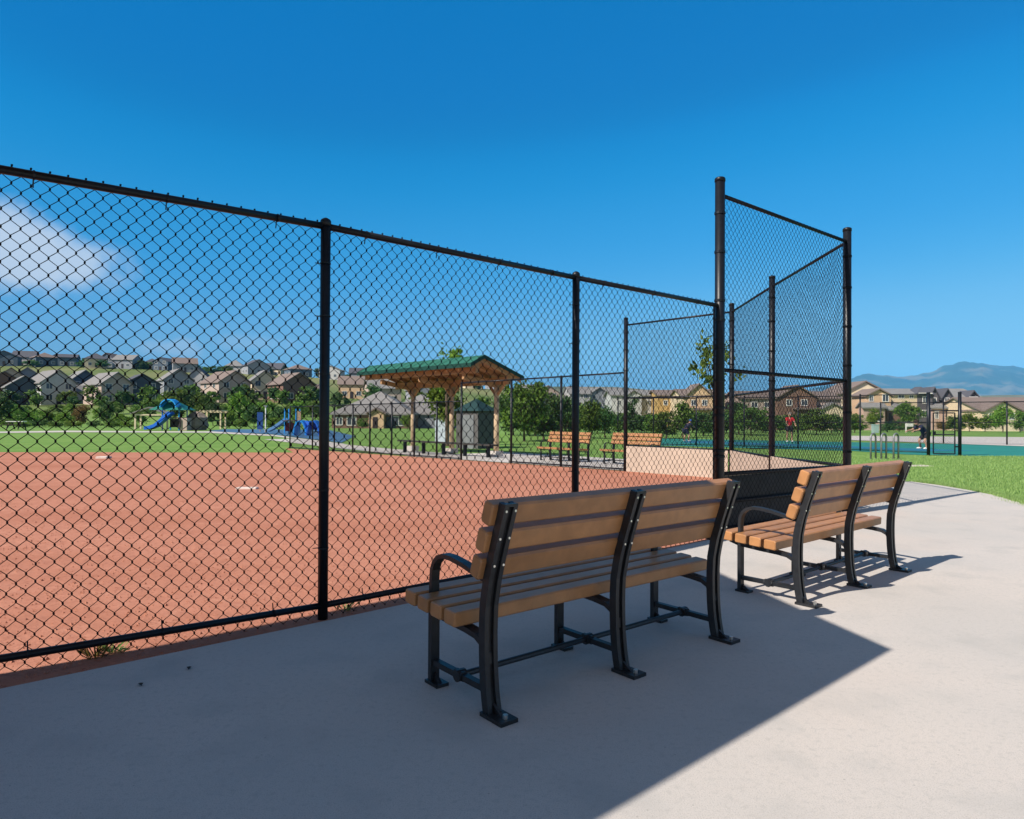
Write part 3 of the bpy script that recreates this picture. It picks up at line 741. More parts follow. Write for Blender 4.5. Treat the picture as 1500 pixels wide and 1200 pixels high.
# near shelter over the viewer: only its shade shows
k_ = 1 / math.tan(SUN_EL); sh = Vector((-sun_vec.x, -sun_vec.y, 0)).normalized() * k_
C1, C2 = F1 - FN * .09 + FD * 2.79, gp(1297, 952)
ZF = 3.60; FCn = C1 - sh * ZF
wN = (C2 - C1).dot(FN)
nl = -FD
zbk = ZF
for _ in range(60):                # rear eave height that makes the roof end square to the fence
    Rr = C2 - sh * zbk; ex = (Rr - FCn).dot(FD)
    zbk -= 0.5 * (-ex) if False else 0
    if abs(ex) < 1e-3: break
    zbk += ex * 0.6 / max(1e-3, abs(sh.dot(FD)))
print('near roof', FCn, 'rear z', zbk, 'width', (C2 - sh * zbk - FCn).dot(FN), 'along', ex)
wN = (C2 - sh * zbk - FCn).dot(FN)
FCn.z = ZF
shelter('green roofed dugout shelter shading the near pavement, overhead out of view', FCn, nl, FN, 6.9, ZF, ZF + .22, zbk, 0.0, 1.75, (1.1, 3.5, 5.9), .55, wN)

# dugout furniture across the field
tb = thing('player_bench', 'long low dark bench under the far timber shelter', 'bench', tuple(FC))
bo = MB()
for t in (0.3, 1.5, 2.7, 3.9, 5.1):
    p = FC + ED * t + EN * 1.0; p.z = zg(p.x, p.y); MB().box(up(p, .21), (.07, .12, .42), Matrix.Rotation(math.atan2(ED.y, ED.x), 3, 'Z')).build('leg', BLACK, tb)
p = FC + ED * 2.7 + EN * 1.0; p.z = zg(p.x, p.y)
MB().box(up(p, .44), (5.4, .32, .05), Matrix.Rotation(math.atan2(ED.y, ED.x), 3, 'Z')).build('seat', mat('dark_seat', (.05, .045, .04)), tb)
rooted(tb)
ub = dp(650, 652, 37); ub.z = zg(ub.x, ub.y)
uc = thing('utility_cabinet', 'pale grey utility cabinet standing behind the far shelter posts', 'cabinet', tuple(ub), R(-40))
MB().box((0, 0, .65), (.80, .55, 1.3)).build('body', mat('pale_grey_paint', (.42, .47, .54), rough=.5), uc)
MB().box((0, 0, 1.33), (.88, .63, .07)).build('lid', mat('grey_paint', (.25, .27, .3)), uc)
MB().box((0, 0, .0), (.95, .7, .09)).build('plinth', CONCRETE, uc)
MB().box((.2, -.285, .7), (.03, .03, .16)).build('handle', BLACK, uc)
tr = dp(697, 655, 31); tr.z = zg(tr.x, tr.y)
en = thing('restroom_hut', 'small grey hut with dark teal roof behind the far shelter', 'hut', tuple(tr), R(-35))
MB().box((0, 0, .85), (1.25, 1.3, 1.7)).build('wall', mat('hut_wall', (.10, .095, .095)), en)
MB().add([(-.75, -.78, 1.68), (.75, -.78, 1.68), (.75, .78, 1.68), (-.75, .78, 1.68), (0, 0, 2.25)], [(0, 1, 4), (1, 2, 4), (2, 3, 4), (3, 0, 4), (3, 2, 1, 0)]).build('roof', mat('dark_teal_shingle', (.012, .04, .042)), en)
MB().box((.05, -.66, .75), (.7, .05, 1.5)).build('door', mat('hut_door', (.16, .17, .18)), en)

# bases and plates
def plate(name, label, px, py, sx, sy, rz, h=.05):
    p = gp(px, py, -.2); p = gp(px, py, zg(p.x, p.y)); o = MB().cbox((0, 0, 0), (sx, sy, h), .012).build(name, mat('dusty_white_rubber', (.62, .53, .48), var=.15, scale=6))
    o.location = (p.x, p.y, zg(p.x, p.y) + .012 + h / 2 - .01); o.rotation_euler = (0, 0, rz); tag(o, label, 'base'); return o
plate('base', 'white square base far out on the red dirt near the grass', 152, 672.5, .32, .32, R(4), .07)
plate('pitching_plate', 'flat white pitching rubber in the middle of the red infield', 362, 718.5, .34, .16, R(4), .04)
plate('drain_cover', 'pale round edged cover set in the lawn behind the sunlit bench', 1345, 684, .62, .45, R(10), .03)

# bicycle hoops
for i, (px0, px1) in enumerate(((1275.5, 1283.5), (1291, 1300.5), (1309, 1319))):
    a = gp(px0, 671.5, -.13); b = gp(px1, 669.5, -.13); a.z = b.z = 0
    b = a + Vector((.25, .16, 0)); z = zg(a.x, a.y)
    o = thing('bike_rack', ('left hoop of the grey steel bicycle rack by the court', 'middle hoop of the grey steel bicycle rack by the court', 'right hoop of the grey steel bicycle rack by the court')[i], 'bike rack', (a.x, a.y, z), 0, 'steel bicycle hoops on the lawn')
    e = b - a; mb = MB(); rr = e.length / 2; ed = e.normalized(); H = .86
    pts_ = [Vector((0, 0, -.05)), Vector((0, 0, H - rr))] + [ed * (rr - rr * math.cos(R(t))) + Vector((0, 0, H - rr + rr * math.sin(R(t)))) for t in range(15, 180, 15)] + [ed * (2 * rr) + Vector((0, 0, H - rr)), ed * (2 * rr) + Vector((0, 0, -.05))]
    shade_smooth(mb.tube(pts_, .03, 10).build('hoop', GALV, o))
    for q_ in (Vector((0, 0, 0)), ed * 2 * rr): MB().tube([q_, q_ + Vector((0, 0, .02))], .07, 10).build('flange', GALV, o)

# ------------------------------------------------------------------ foliage
def crown_mesh(name, seed, m, n=2200, clumps=26, leaf=.085, shape='round', gap=.0, spread=.24):
    rnd = random.Random(seed); mb = MB(); cs = []
    while len(cs) < clumps:
        a = Vector((rnd.uniform(-1, 1), rnd.uniform(-1, 1), rnd.uniform(-1, 1)))
        l = a.length
        if l > 1 or l < .35: continue
        if shape == 'cone':
            k = .5 - .5 * a.z
            if math.hypot(a.x, a.y) > .15 + .85 * k: continue
        if shape == 'shrub' and a.z < -.75: continue
        cs.append((a * (0.86 + rnd.uniform(-.12, .1)), rnd.uniform(.6, 1.35)))
    for i in range(n):
        c, k = cs[rnd.randrange(clumps)]
        p = c + Vector((rnd.gauss(0, spread * k * .62), rnd.gauss(0, spread * k * .62), rnd.gauss(0, spread * k * .5)))
        u = Vector((rnd.gauss(0, 1), rnd.gauss(0, 1), rnd.gauss(0, .8))).normalized()
        w = u.cross(Vector((rnd.gauss(0, 1), rnd.gauss(0, 1), rnd.gauss(0, 1)))).normalized()
        s1 = leaf * rnd.uniform(.6, 1.3); s2 = s1 * rnd.uniform(.45, .7)
        mb.add([p - u * s1, p + w * s2 - u * s1 * .1, p + u * s1, p - w * s2 - u * s1 * .1], [(0, 1, 2, 3)])
    me = bpy.data.meshes.new(name); me.from_pydata(mb.v, [], mb.f); me.materials.append(m); return me, cs
def trunk_mesh(name, cs, h_trunk, h_crown, rcrown, r0, seed):
    rnd = random.Random(seed); mb = MB(); zc = h_trunk + h_crown / 2
    mb.tube([(0, 0, -.15), (.0, 0, .2), (rnd.uniform(-.03, .03), rnd.uniform(-.03, .03), h_trunk), (0, 0, zc + h_crown * .2)], [r0 * 1.25, r0, r0 * .8, r0 * .3], 8)
    for c, k in rnd.sample(cs, min(9, len(cs))):
        e = Vector((c.x * rcrown, c.y * rcrown, zc + c.z * h_crown / 2)); s0 = Vector((0, 0, h_trunk * rnd.uniform(.85, 1.0) + h_crown * rnd.uniform(0, .25)))
        mid = (s0 + e) / 2 + Vector((0, 0, -.08 * h_crown)); mb.tube([s0, mid, e], [r0 * .45, r0 * .3, r0 * .1], 5)
    return mb.mesh(name, TRUNK)
PROTO = {}
def proto(kind, leafm, seed):
    key = (kind, leafm.name, seed)
    if key not in PROTO:
        a = dict(round=dict(n=2600, clumps=30, leaf=.085), airy=dict(n=420, clumps=20, leaf=.10, spread=.20), shrub=dict(n=1500, clumps=24, leaf=.10, shape='shrub', spread=.3),
                 cone=dict(n=2000, clumps=34, leaf=.085, shape='cone', spread=.2), oval=dict(n=2200, clumps=26, leaf=.085, spread=.26), far=dict(n=700, clumps=18, leaf=.16, spread=.3))[kind]
        PROTO[key] = crown_mesh('crown', seed * 13 + 5, leafm, **a)
    return PROTO[key]
def tree(label, px, depth, w, top, kind='round', leafm=None, crown_lo=None, seed=1, cat='tree', name=None, group=None, base=None):
    """a tree on a sight line px at a distance, w metres wide, its top at pixel row top"""
    leafm = leafm or LEAF
    p = dp(px, 615, depth); z0 = zg(p.x, p.y) if base is None else base
    H = dp(px, top, depth).z - z0
    lo = crown_lo if crown_lo is not None else (.02 if kind == 'shrub' else .28)
    ht = H * lo; hc = H - ht
    t = thing(name or ('shrub' if kind == 'shrub' else 'tree'), label, 'shrub' if kind == 'shrub' else cat, (p.x, p.y, z0), random.uniform(0, 6.28), group)
    me, cs = proto(kind, leafm, seed)
    c = bpy.data.objects.new('crown', me); COL.objects.link(c); c.parent = t; c.location = (0, 0, ht + hc * .5); c.scale = (w / 2.15, w / 2.15, hc / 2.1)
    k = bpy.data.objects.new('trunk', trunk_mesh('trunk', cs, max(ht, .15), hc, w / 2.3, max(.05, H * .018), seed)); COL.objects.link(k); k.parent = t
    return t
T = tree
# trees behind the far dugout and the middle of the picture
T('slender young tree rising above the green shelter roof', 655, 33, 1.9, 498, 'airy', LEAFY, .45, 2)
T('bright bushy tree seen between the posts of the far shelter', 650, 37, 2.6, 553, 'round', LEAFY, .12, 3)
T('big dense tree just right of the green shelter', 768, 40, 3.3, 552, 'round', LEAF, .10, 4)
T('dark lower tree beside the big dense tree right of the shelter', 796, 43, 2.8, 572, 'round', LEAFD, .08, 5)
T('dark tree behind the backs of the far benches', 824, 48, 2.6, 580, 'oval', LEAFD, .06, 6)
T('round green tree between the two far benches', 862, 46, 2.2, 585, 'round', LEAF, .1, 7)
T('narrow dark tree behind the far bench with the kick board', 886, 50, 2.0, 592, 'oval', LEAFD, .08, 8)
T('tall dark evergreen in front of the white houses', 928, 52, 2.6, 580, 'cone', LEAFD, .06, 9)
T('green evergreen beside the ochre house', 1000, 50, 2.4, 576, 'cone', LEAF, .06, 10)
T('leafy bush before the ochre house', 976, 47, 2.2, 602, 'round', LEAF, .06, 11)
T('tall thin sapling with sparse leaves behind the backstop posts', 1048, 30, 2.3, 482, 'airy', LEAF, .40, 12)
T('dark bush behind the left kick board', 1030, 55, 2.6, 600, 'round', LEAFD, .05, 13)
T('green tree behind the tall backstop, left of the red shirted player', 1100, 56, 3.0, 594, 'round', LEAF, .1, 14)
T('dark tree with low crown behind the backstop mesh', 1082, 60, 3.0, 584, 'oval', LEAFD, .06, 15)
T('broad green tree right of the red shirted player', 1196, 60, 3.6, 596, 'round', LEAF, .12, 16)
T('small dark tree beside the brown gabled house', 1218, 66, 2.4, 604, 'round', LEAFD, .08, 17)
T('shrub low beneath the broad tree by the court', 1178, 64, 2.2, 612, 'shrub', LEAF, seed=18)
# right hand side
T('bright bush left of the bicycle rack, below the cream house', 1252, 70, 3.0, 606, 'round', LEAF, .08, 19)
T('small round bright tree in front of the orange tan gable', 1280, 88, 2.4, 596, 'round', LEAFY, .2, 20)
T('largest round tree before the tan house with grey roof', 1331, 92, 3.8, 584, 'round', LEAF, .18, 21)
T('dark shrub under the largest round tree', 1317, 84, 2.6, 614, 'shrub', LEAFD, seed=22)
T('dark spreading shrub by the white sign', 1300, 80, 2.6, 617, 'shrub', LEAFD, seed=23)
T('low shrub beside the white sign post', 1340, 80, 2.2, 618, 'shrub', LEAF, seed=24)
T('olive shrub at the foot of the stone house', 1402, 94, 3.2, 606, 'shrub', LEAF, seed=25)
T('yellow green shrub right of the court gate', 1420, 90, 3.0, 604, 'shrub', LEAFY, seed=26)
T('long low shrub left of the bright tree by the low house', 1443, 92, 3.0, 606, 'shrub', LEAF, seed=27)
T('bright green tree before the low brown roofed house', 1469, 84, 3.0, 592, 'round', LEAFY, .1, 28)
T('loose green tree at the right edge of the picture', 1494, 86, 2.6, 600, 'round', LEAF, .1, 29)
T('rusty shrub in front of the brick porch', 1383, 96, 2.2, 616, 'shrub', LEAFO, seed=30)
# left hand side, around the playground
LT = [('dark tree at the left picture edge above the picnic table', 2, 88, 3.4, 578, 'round', LEAFD), ('light green tree just right of the left picture edge', 26, 92, 3.0, 592, 'round', LEAF),
      ('pale bush in front of the far left houses', 50, 90, 2.8, 600, 'oval', LEAFY), ('green tree below the house with the white side wall', 72, 95, 3.0, 597, 'round', LEAF),
      ('small bright tree below the blue grey house', 95, 88, 2.4, 600, 'oval', LEAFY), ('rusty leaved tree on the left lawn edge', 119, 92, 2.6, 594, 'round', LEAFO),
      ('dark narrow tree left of the playground pavilion', 156, 90, 2.3, 586, 'oval', LEAFD), ('bright low tree beside the playground pavilion', 178, 86, 2.2, 606, 'round', LEAFY),
      ('leafy tree behind the cream playground pavilion', 205, 105, 3.6, 590, 'round', LEAF), ('broad tree rising behind the blue slide', 258, 118, 5.0, 566, 'round', LEAF),
      ('broad tree right of the one behind the blue slide', 292, 120, 4.6, 570, 'round', LEAF), ('dark tree behind the boulder mound', 312, 112, 3.4, 588, 'round', LEAFD),
      ('yellow green bush standing alone by the playground', 336, 88, 1.8, 600, 'round', LEAFY), ('bright tall tree left of the right hand slide', 350, 108, 4.2, 575, 'round', LEAFY),
      ('dark green tree behind the white light post', 372, 96, 3.2, 590, 'round', LEAFD), ('yellowish tree between the two slides', 390, 112, 3.8, 584, 'round', LEAFY),
      ('dark shady tree behind the blue tunnel slide', 410, 98, 3.4, 592, 'round', LEAFD), ('light tree above the blue climbing tunnel', 436, 112, 3.4, 588, 'oval', LEAFY),
      ('tree hidden partly by the thick fence post left of centre', 462, 118, 3.6, 584, 'round', LEAF), ('tree in front of the orange house', 497, 140, 4.0, 574, 'round', LEAFD),
      ('shrub at the door of the clubhouse', 532, 88, 2.0, 612, 'shrub', LEAF), ('tall dark tree behind the clubhouse roof ridge', 545, 150, 4.6, 560, 'round', LEAFD),
      ('bright shrub right of the clubhouse garage', 597, 82, 1.8, 606, 'oval', LEAFY)]
for i, (lab, px, dpt, w, top, kind, lm) in enumerate(LT): T(lab, px, dpt, w, top, kind, lm, .1, 31 + i % 6)
for i, (px, dpt, w, top, k, lm) in enumerate(((10, 120, 4, 590, 'round', LEAFY), (40, 125, 4, 594, 'round', LEAFY), (60, 135, 3.6, 590, 'oval', LEAF), (84, 140, 4, 592, 'round', LEAFY), (104, 138, 4, 590, 'round', LEAFY), (132, 140, 4, 592, 'round', LEAFY), (146, 120, 4, 596, 'round', LEAFY), (170, 135, 4.6, 588, 'round', LEAF), (188, 128, 4, 586, 'round', LEAFD), (222, 130, 5, 582, 'round', LEAF), (236, 140, 5, 576, 'round', LEAFD),
        (276, 138, 5, 574, 'round', LEAFD), (306, 140, 5, 580, 'round', LEAF), (326, 125, 4, 592, 'round', LEAFD), (342, 130, 4, 586, 'round', LEAF), (362, 128, 4.6, 580, 'round', LEAF), (378, 135, 4.6, 588, 'round', LEAF), (400, 135, 4.6, 586, 'round', LEAFY), (424, 130, 4.2, 592, 'round', LEAF), (450, 130, 4, 588, 'round', LEAFD), (474, 135, 4, 590, 'round', LEAF))):
    if i % 3 == 2: continue
    lm = (LEAFY, LEAF)[i % 2]
    T('bushy tree in the green belt between the lawn and the hillside houses', px, dpt, w * .82, top, k, lm, .04, 31 + i % 6, group='trees between the lawn and the houses')
for i, (px, dpt, w, top) in enumerate(((12, 84, 2.2, 614), (34, 80, 2, 616), (58, 82, 2.2, 614), (82, 80, 2, 616), (108, 84, 2.2, 615), (140, 80, 2, 616), (164, 82, 2.2, 614), (190, 80, 2, 616), (330, 86, 2, 614), (352, 84, 2.4, 612), (402, 84, 2.4, 612), (426, 80, 2, 614))):
    T('low rounded shrub at the far edge of the lawn', px, dpt, w, top, 'shrub', (LEAF, LEAFY, LEAFD)[i % 3], seed=18 + i % 5, group='shrubs at the far lawn edge')
for i, (px, dpt, w, top, k, lm) in enumerate(((752, 54, 3.4, 572, 'round', LEAFD), (784, 52, 3, 588, 'round', LEAF), (812, 58, 3.4, 590, 'round', LEAF), (842, 60, 3.4, 596, 'round', LEAFD), (868, 64, 3.4, 598, 'round', LEAF), (906, 62, 3.4, 602, 'round', LEAF), (944, 66, 3.4, 604, 'round', LEAFD), (960, 60, 3, 606, 'round', LEAF), (1014, 66, 3.4, 602, 'round', LEAF), (1046, 62, 3.4, 604, 'round', LEAFD), (1064, 68, 3.4, 598, 'round', LEAF), (1118, 70, 3.6, 604, 'round', LEAFD), (1136, 74, 3.4, 608, 'round', LEAF), (1164, 76, 3.6, 606, 'round', LEAFD), (1232, 76, 3.4, 610, 'round', LEAF))):
    T('dense tree in the belt of trees beyond the far benches and court', px, dpt, w, top, k, lm, .02, 4 + i % 5, group='belt of trees beyond the court')
# trees on the hillside: between the two rows of houses and along the ridge
rh = random.Random(3)
for i, (px, dpt, w, top) in enumerate(((14, 160, 4.4, 572), (52, 158, 4, 568), (96, 160, 4.6, 570), (108, 158, 3.6, 580), (136, 160, 4.6, 566), (148, 157, 3.6, 578), (178, 158, 4.6, 570), (190, 160, 4, 576), (216, 160, 5, 566), (270, 170, 5.4, 566), (278, 175, 5, 560), (310, 165, 4.4, 572), (348, 168, 5, 566), (360, 172, 5, 562), (372, 170, 4.4, 574), (402, 168, 5, 566), (412, 165, 4.4, 572), (446, 165, 5, 566), (458, 170, 5, 562), (20, 250, 6, 548), (62, 240, 5, 556), (112, 258, 6, 552), (232, 230, 6, 556), (246, 215, 6, 562), (282, 235, 6, 552), (306, 225, 5, 560), (322, 250, 6, 548), (352, 230, 6, 558),
                                   (366, 215, 6, 564), (400, 240, 6, 556), (412, 225, 5, 562), (446, 235, 6, 560), (456, 215, 6, 566), (24, 195, 5, 572), (62, 200, 5, 574), (112, 190, 4, 578), (150, 200, 5, 570), (188, 195, 5, 574), (228, 185, 5, 578), (272, 190, 5, 576), (354, 190, 5, 578), (410, 188, 5, 580), (640, 150, 5, 575), (612, 170, 5, 572), (705, 140, 5, 582), (735, 150, 5, 580), (846, 140, 5, 590), (900, 150, 5, 592))):
    T('tree growing between the rows of hillside houses', px, dpt, w, top, 'far', (LEAF, LEAFD)[i % 3 == 0], .05, 41 + i % 4, group='trees between the hillside houses')
for i, px in enumerate((2, 24, 46, 54, 108, 122, 128, 150, 205, 212, 257, 284, 300, 312, 322, 332, 390, 416, 424, 448, 466, 474, 504, 512, 536, 566, 604, 640, 670, 700, 760, 790)):
    u = (px - 750) / 1000; yb = lerp_table(RIDGE_PY, u)
    T('tree on the ridge line among the topmost houses', px, 345 + rh.uniform(-15, 15), rh.uniform(5, 9), yb - rh.uniform(9, 17), 'far', (LEAF, LEAFD, LEAFD)[i % 3], .05, 41 + i % 4, group='trees along the ridge')

# ------------------------------------------------------------------ houses
def hmat(n, c, **k): return mat(n, c, rough=.85, scale=1.2, var=.08, **k)
ROOFG = hmat('grey_shingle', (.22, .215, .21)); ROOFD = hmat('dark_shingle', (.085, .085, .10)); ROOFB = hmat('brown_shingle', (.20, .155, .135)); ROOFL = hmat('light_shingle', (.215, .205, .20))
W_CREAM = hmat('cream_siding', (.70, .58, .41)); W_TAN = hmat('tan_siding', (.66, .52, .36)); W_ORANGE = hmat('orange_stucco', (.60, .41, .26)); W_GREY = hmat('grey_siding', (.27, .28, .31)); W_WHITE = hmat('white_siding', (.46, .455, .45))
W_BLUE = hmat('blue_grey_siding', (.09, .12, .16)); W_BROWN = hmat('brown_siding', (.20, .12, .09)); W_BRICK = hmat('pink_brick', (.50, .35, .29)); W_STONE = hmat('dark_stone', (.11, .10, .11)); W_OCHRE = hmat('ochre_siding', (.48, .31, .12)); W_PINK = hmat('pale_pink_siding', (.44, .345, .30)); W_SLATE = hmat('slate_siding', (.07, .085, .11))
GLASS = mat('window_glass', (.05, .065, .085), rough=.12, var=.3, spec=.6); TRIM = hmat('white_trim', (.72, .70, .66)); DOORM = hmat('dark_door', (.04, .03, .03)); DTRIM = hmat('dark_trim', (.05, .035, .03))

def window(root, x, y, z, w, h, ax='y', trim=None):
    """window on a wall facing -y (ax y) or -x (ax x)"""
    f = MB(); t = .10
    def bx(mb, cx, cz, sx, sz, th, off):
        if ax == 'y': mb.box((x + cx, y - off, z + cz), (sx, th, sz))
        else: mb.box((x - off, y + cx, z + cz), (th, sx, sz))
    bx(f, 0, h / 2 + t / 2, w + 2 * t, t, .08, .03); bx(f, 0, -h / 2 - t / 2, w + 2 * t, t, .08, .03); bx(f, -w / 2 - t / 2, 0, t, h, .08, .03); bx(f, w / 2 + t / 2, 0, t, h, .08, .03); bx(f, 0, 0, .06, h, .05, .03)
    o = f.build('window', trim or TRIM, root); g = MB(); bx(g, 0, 0, w, h, .03, .015); g.build('pane', GLASS, o)
def block(root, x0, x1, y0, y1, zb, ze, zr, typ, wm, rm, over=.45, name='wall'):
    """wall box and its roof; gable_y shows its gable to the viewer, gable_x its eave"""
    xm, ym = (x0 + x1) / 2, (y0 + y1) / 2
    if typ == 'gable_y':
        MB().prism([(x0, y0, zb), (x1, y0, zb), (x1, y0, ze), (xm, y0, zr), (x0, y0, ze)], (0, y1 - y0, 0)).build(name, wm, root)
        s = (zr - ze) / (xm - x0); r = MB()
        for sg, xe in ((-1, x0 - over), (1, x1 + over)):
            zl = ze - s * over
            r.prism([(xm, y0 - over, zr + .06), (xe, y0 - over, zl + .06), (xe, y0 - over, zl + .28), (xm, y0 - over, zr + .28)], (0, y1 - y0 + 2 * over, 0))
        rf = r.build('roof', rm, root)
    elif typ == 'gable_x':
        MB().prism([(x0, y0, zb), (x0, y1, zb), (x0, y1, ze), (x0, ym, zr), (x0, y0, ze)], (x1 - x0, 0, 0)).build(name, wm, root)
        s = (zr - ze) / (ym - y0); r = MB()
        for ye in (y0 - over, y1 + over):
            zl = ze - s * over
            r.prism([(x0 - over, ym, zr + .06), (x0 - over, ye, zl + .06), (x0 - over, ye, zl + .28), (x0 - over, ym, zr + .28)], (x1 - x0 + 2 * over, 0, 0))
        rf = r.build('roof', rm, root)
    else:
        MB().prism([(x0, y0, zb), (x1, y0, zb), (x1, y1, zb), (x0, y1, zb)], (0, 0, ze - zb)).build(name, wm, root)
        a, b, c, d = x0 - over, x1 + over, y0 - over, y1 + over; hx, hy = (b - a) / 2, (d - c) / 2
        k = min(hx, hy); rl = max(hx - k, 0.02); rw = max(hy - k, .02)
        v = [(a, c, ze), (b, c, ze), (b, d, ze), (a, d, ze), (xm - rl, ym - rw, zr), (xm + rl, ym - rw, zr), (xm + rl, ym + rw, zr), (xm - rl, ym + rw, zr)]
        v += [(p[0], p[1], ze - .2) for p in v[:4]]
        rf = MB().add(v, [(0, 1, 5, 4), (1, 2, 6, 5), (2, 3, 7, 6), (3, 0, 4, 7), (4, 5, 6, 7), (8, 9, 1, 0), (9, 10, 2, 1), (10, 11, 3, 2), (11, 8, 0, 3), (11, 10, 9, 8)]).build('roof', rm, root)
    return rf
def house(label, px, depth, w, l, e, r, yaw, wm, rm, typ='gable_y', wing=False, chim=False, garage=False, group=None, z=None):
    p = dp(px, 600, depth); z0 = zg(p.x, p.y) - .1 if z is None else z
    w, l, e, r = w * .88, l * .88, e * .9, r * .9
    t = thing('house', label, 'house', (p.x, p.y, z0), R(yaw), group)
    rf = block(t, -w / 2, w / 2, -l / 2, l / 2, -2.5, e, r, typ, wm, rm)
    if wing: block(t, w * .5, w * .95, -l * .28, l * .40, -2.5, e * .62, e * .62 + (r - e) * .7, 'gable_x', wm, rm)
    for zz in ([1.5, 4.2] if e > 4.5 else [1.5]):
        for x in (-w * .27, w * .27): window(t, x, -l / 2, zz, 1.3, 1.3)
        for y in (-l * .25, l * .22): window(t, -w / 2, y, zz, 1.2, 1.3, 'x')
    if garage: MB().box((w * .05, -l / 2 - .02, 1.1), (w * .42, .08, 2.2)).build('garage_door', TRIM, t)
    else:
        d = MB().box((0, -l / 2 - .03, 1.0), (1.0, .08, 2.1)).build('door', DOORM, t); MB().sphere((.38, -l / 2 - .1, 1.0), .05, 6, 4).build('handle', GALV, d)
    if chim: MB().box((w * .2, l * .1, r - .3), (.8, .8, 2.0)).build('chimney', W_BRICK, rf)
    return t
house('brown sided house at the far left edge of the hillside', 4, 176, 9, 11, 5.2, 8.2, 40, W_BROWN, ROOFB)
house('grey roofed house behind the bushes, second from the left edge', 33, 166, 8, 10, 4.6, 7.4, 42, W_SLATE, ROOFG)
house('large two storey house with white side wall and grey roof', 74, 168, 8.5, 12, 5.6, 8.9, 52, W_WHITE, ROOFL, wing=True)
house('blue grey gabled house right of the white walled one', 118, 178, 8, 11, 5.4, 8.6, 44, W_BLUE, ROOFG, wing=True)
house('tan house with light grey roof above the rusty tree', 158, 166, 8, 12, 5.4, 8.4, 52, W_PINK, ROOFL, wing=True)
house('dark slate house half hidden by trees left of the slide', 203, 172, 9, 10, 5.2, 7.8, 40, W_SLATE, ROOFD)
house('grey house with pale roof above the blue slide', 256, 205, 9, 11, 5.2, 8.6, 38, W_GREY, ROOFL, chim=True)
house('small white gabled house between grey roofs on the hillside', 293, 212, 7, 10, 5.6, 9.0, 15, W_WHITE, ROOFD)
house('pink tan house with broad grey brown roof', 330, 178, 9.5, 12, 5.4, 8.6, 48, W_PINK, ROOFB)
house('beige house with yellowish walls in front of the ridge', 384, 190, 8, 10, 5.4, 8.6, 30, W_CREAM, ROOFL)
house('dark red brown house above the right hand slide', 426, 176, 9.5, 11, 5.0, 8.0, 42, W_BROWN, ROOFB, wing=True)
house('purple brown roofed house behind the left edge trees', 14, 215, 9, 10, 4.6, 8.0, 40, W_PINK, ROOFB)
house('teal grey house peeping over the second house from the left', 42, 225, 8, 10, 5, 7.8, 30, W_GREY, ROOFG)
house('orange stucco house right of the thick fence post', 516, 215, 9, 9, 4.8, 7.6, 10, W_ORANGE, ROOFB, 'gable_x')
house('pink grey house behind the clubhouse roof', 560, 190, 10, 10, 4.8, 8.0, 20, W_PINK, ROOFG, 'gable_x')
house('pale house seen under the left end of the green shelter roof', 618, 200, 9, 10, 5.0, 8.2, 20, W_GREY, ROOFL)
RID = [(8, 'dark'), (37, 'white'), (64, 'dark'), (86, 'grey'), (100, 'dark'), (140, 'tan'), (162, 'dark'), (186, 'grey'), (222, 'tan'), (242, 'dark'), (270, 'grey'), (345, 'white'), (374, 'grey'), (403, 'tan'), (436, 'dark'), (486, 'white'), (528, 'grey'), (552, 'tan'), (584, 'white'), (655, 'grey'), (690, 'tan'), (728, 'grey')]
for i, (px, k) in enumerate(RID):
    wm = dict(dark=W_BLUE, white=W_WHITE, grey=W_GREY, tan=W_CREAM)[k]
    house('%s walled house on the skyline of the ridge' % dict(dark='blue grey', white='white', grey='light grey', tan='cream')[k], px, 345 + (i * 37 % 23) - 10, rh.uniform(9, 13), rh.uniform(9, 12), rh.uniform(4.2, 5.4), rh.uniform(6.8, 8.6), rh.uniform(-20, 50), wm, (ROOFD, ROOFD, ROOFB, ROOFG)[i % 4], ('gable_y', 'gable_x', 'hip')[i % 3], group='%s houses on the ridge' % k)
for i, px in enumerate((772, 800, 845, 872, 898)):
    house('pale townhouse in the distant row behind the far benches', px, 235 + i * 4, 8.5, 9, 5.6, 8.2, 5 + i * 3, (W_WHITE, W_PINK, W_WHITE, W_GREY, W_WHITE)[i], ROOFG, ('gable_x', 'gable_y')[i % 2], group='distant pale townhouses')

for i, (px, dpt) in enumerate(((-60, 345), (-130, 350), (-210, 340), (-50, 176), (-120, 180), (-200, 172), (-290, 350))):
    house('%s house on the slope past the left edge of the picture' % ('grey', 'tan')[i % 2], px, dpt, 10, 11, 5, 8, 40, (W_GREY, W_PINK)[i % 2], (ROOFD, ROOFB)[i % 2], group='%s houses past the left edge' % ('grey', 'tan')[i % 2])
for i, (px, dpt, top) in enumerate(((-30, 120, 590), (-80, 110, 586), (-140, 125, 588), (-190, 115, 584), (-250, 120, 586), (-40, 250, 552), (-100, 255, 550), (-170, 245, 552), (-240, 250, 548))):
    T('tree on the slope past the left edge of the picture', px, dpt, 5, top, 'round', (LEAF, LEAFY, LEAFD)[i % 3], .06, 31 + i % 6, group='trees past the left edge')

